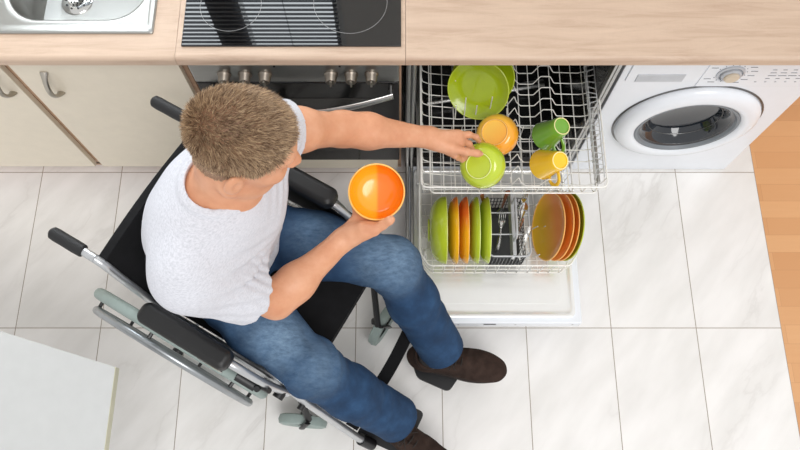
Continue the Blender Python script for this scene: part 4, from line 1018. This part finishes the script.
# ---- jeans
g = Grid((-.78, -1.06, .12), (.26, -.22, .80), .0045)
g.ell(PEL-Vector((0, 0, .01)), (.135, .175, .095), TRS, .03)
for s_ in (1, -1):
    hp, kn, an = HIP[s_]+Vector((0, 0, .0)), KNEE[s_], ANK[s_]
    g.cone(hp, hp.lerp(kn, .5), .098, .090, .05); g.cone(hp.lerp(kn, .5), kn, .090, .074, .04)
    g.ell(kn+FW*.006+Vector((0, 0, .004)), (.076, .074, .074), TRS, .02)
    hem = kn.lerp(an, 1.02 if s_ > 0 else .94); dh = (an-kn).normalized(); mid_ = kn.lerp(an, .4)
    g.cone(kn, mid_, .072, .076, .03); g.cone(mid_, hem+dh*.08, .076, .072, .03, cut=[(hem, dh)])
    g.cone(hem+dh*.03, hem+dh*.09, .064, .064, .0, 'sub')
def wj(P):
    o = .002*sn(P, 20, 21)+.0014*sn(P, 60, 22)
    for s_ in (1, -1):
        kn, an, hp = a3(KNEE[s_]), a3(ANK[s_]), a3(HIP[s_])
        for (c0, dirv, sig, amp, fr) in ((kn+a3(FW)*-.03+a3(UP)*-.01, (an-kn), .085, .0085, 130), (kn*.45+an*.55, (an-kn), .07, .006, 110), (an, (an-kn), .045, .006, 170), (hp*.85+kn*.15+a3(FW)*.02, (kn-hp), .09, .008, 100), (hp*.25+kn*.75, (kn-hp), .05, .004, 140)):
            q = P-c0; d = dirv/np.linalg.norm(dirv); u = q@d+.35*(q@a3(LW))+.012*sn(P, 25, 24)
            o += amp*np.sin(u*fr)*np.exp(-(np.linalg.norm(q, axis=1)/sig)**2)
    return o
g.disp(wj)
me, _, _ = g.mesh('jeans', 2); del g
jl = Vector(person.location)
def rel(v): return tuple(v-jl)
spots = [(rel(KNEE[1]+Vector((0, 0, .07))), .17, .85), (rel(KNEE[-1].lerp(HIP[-1], .25)+Vector((0, 0, .085))), .15, .95), (rel(KNEE[-1]+Vector((.02, 0, .06))), .13, .6), (rel(HIP[1].lerp(KNEE[1], .5)+Vector((0, 0, .09))), .12, .5), (rel(HIP[-1].lerp(KNEE[-1], .45)+Vector((0, 0, .09))), .13, .5)]
jeans = mesh_obj('jeans', me, denim(spots), person)
DN = denim([])
for s_ in (1, -1):
    b = B(); an, kn = ANK[s_], KNEE[s_]; hem = kn.lerp(an, 1.02 if s_ > 0 else .94); dh = (an-kn).normalized(); rt = axis_rot(dh)
    b.tube([hem-dh*.003+rt @ Vector((.0700*math.cos(2*PI*k/40), .0700*math.sin(2*PI*k/40), 0)) for k in range(40)], .0038, 8, True)
    b.build('hem', DN, jeans)

# ---- shoes
def shoe(ank, toe_dir, lift, label_side):
    f = Vector(toe_dir).normalized(); f2 = Vector((f.x, f.y, 0)).normalized(); s2 = UP.cross(f2).normalized(); u2 = UP
    c0 = Vector((ank.x, ank.y, lift))
    if label_side > 0: rotm = Matrix.Rotation(R(0), 3, s2)
    KS = 1.16
    def Q(x, y, z): return c0+(f2*(x-.01)+s2*y)*KS+u2*z*1.05
    rt = np.array(Matrix((f2, s2, u2)).transposed())
    g = Grid([min(Q(-.10, -.08, 0)[i], Q(.24, .08, 0)[i], Q(-.1, .08, 0)[i], Q(.24, -.08, 0)[i])-.03 for i in range(2)]+[lift-.03], [max(Q(-.10, -.08, 0)[i], Q(.24, .08, 0)[i], Q(-.1, .08, 0)[i], Q(.24, -.08, 0)[i])+.03 for i in range(2)]+[lift+.18], .0030)
    g.ell(Q(-.035, 0, .035), (0.0522, 0.0429, 0.0441), rt, .02); g.ell(Q(.03, 0, .040), (0.0870, 0.0441, 0.0441), rt, .03); g.ell(Q(.115, .004*label_side, .030), (0.0905, 0.0545, 0.0357), rt, .03); g.ell(Q(.165, .002, .024), (0.0522, 0.0441, 0.0252), rt, .02)
    g.cone(Q(-.022, 0, .05), Q(-.018, 0, .105), .043, .046, .02, cut=[(Q(-.018, 0, .100), UP)])
    g.cone(Q(.02, 0, .07), Q(.085, 0, .052), .030, .026, .02)
    g.cone(Q(-.018, 0, .075), Q(-.016, 0, .14), .036, .040, .004, 'sub')
    g.ell(Q(.062, 0, .095), (0.0232, 0.0116, 0.0189), rt, .004, 'sub')
    g.disp(lambda P: .0006*sn(P, 120, 31)+.0018*np.sin(((P-a3(Q(.10, 0, 0)))@a3(f2))*170)*np.exp(-((((P-a3(Q(.095, 0, .05)))@a3(f2))/.025)**2))*(P[:, 2] > lift+.04))
    g.plane_cut(Q(0, 0, .006), (0, 0, -1))
    me, _, _ = g.mesh('shoe', 2); sh = mesh_obj('shoe', me, MT['suede'], person)
    # sole
    out = []
    for k in range(40):
        a = 2*PI*k/40; cx = math.cos(a); x = .065+.140*cx; w_ = .0405+(.010 if cx > 0 else -.003)*abs(cx)**.5*(1-abs(cx)**3)
        out.append((x+(.005 if cx > 0 else -.003), w_*math.copysign(abs(math.sin(a))**.75, math.sin(a))))
    b = B(); b.loft([[Q(x*sc+.065*(1-sc), y*sc, z) for x, y in out] for z, sc in ((-.006, .95), (-.004, .985), (.006, 1.0), (.009, .98))]); b.build('sole', MT['sole'], sh)
    for k in range(4):
        x = .040+k*.016; zz = .094-k*.0075
        b = B(); b.tube([Q(x, -.021, zz-.010), Q(x+.003, -.010, zz+.001), Q(x+.004, 0, zz+.003), Q(x+.003, .010, zz+.001), Q(x, .021, zz-.010)], .0024, 6); b.build('lace', MT['lace'], sh)
    b = B()
    for s_ in (1, -1): b.tube(bez([Q(.036, 0, .101), Q(.030, .018*s_, .109), Q(.044, .032*s_, .100), Q(.046, .012*s_, .101), Q(.036, 0, .101)], 5), .0020, 6); b.tube(bez([Q(.036, 0, .101), Q(.048, .014*s_, .097), Q(.062, .028*s_, .082)], 5), .0018, 6)
    b.build('lace_bow', MT['lace'], sh, merge=False)
    kn_ = KNEE[label_side]; b = B(); b.tube([Q(-.012, 0, .04), Q(-.012, 0, .085), ank+(kn_-ank)*.02+Vector((.004, .010, 0)), ank+(kn_-ank)*.16+Vector((.008, .024, 0))], [.040, .044, .047, .047], 24); b.build('sock', MT['sock'], person)
shoe(ANK[1]+Vector((-.008, -.028, 0)), Vector((.985, -.17, 0)), .1255, 1)
shoe(ANK[-1]+Vector((-.015, -.02, 0)), Vector((.80, -.60, 0)), .1255, -1)
# ================================================================== LIGHT
w = bpy.data.worlds.new('world'); S.world = w; w.use_nodes = True
bg = w.node_tree.nodes['Background']; bg.inputs[0].default_value = (1, .995, .99, 1); bg.inputs[1].default_value = .75
def area(name, loc, tgt, sx, sy, e, col=(1, 1, 1)):
    l = bpy.data.lights.new(name, 'AREA'); l.shape = 'RECTANGLE'; l.size = sx; l.size_y = sy; l.energy = e; l.color = col
    o = bpy.data.objects.new(name, l); COL.objects.link(o); o.location = loc; o.rotation_euler = (Vector(tgt)-Vector(loc)).to_track_quat('-Z', 'Y').to_euler(); return o
bg.inputs[1].default_value = .72
sl = bpy.data.lights.new('daylight', 'SUN'); sl.energy = 1.18; sl.angle = R(28); sl.color = (1, .99, .98)
so = bpy.data.objects.new('daylight', sl); COL.objects.link(so); so.location = (2.5, -2, 3); so.rotation_euler = (Vector((0, 0, 0))-Vector((.55, -1.15, 2.1))).to_track_quat('-Z', 'Y').to_euler()
S.view_settings.exposure = .25
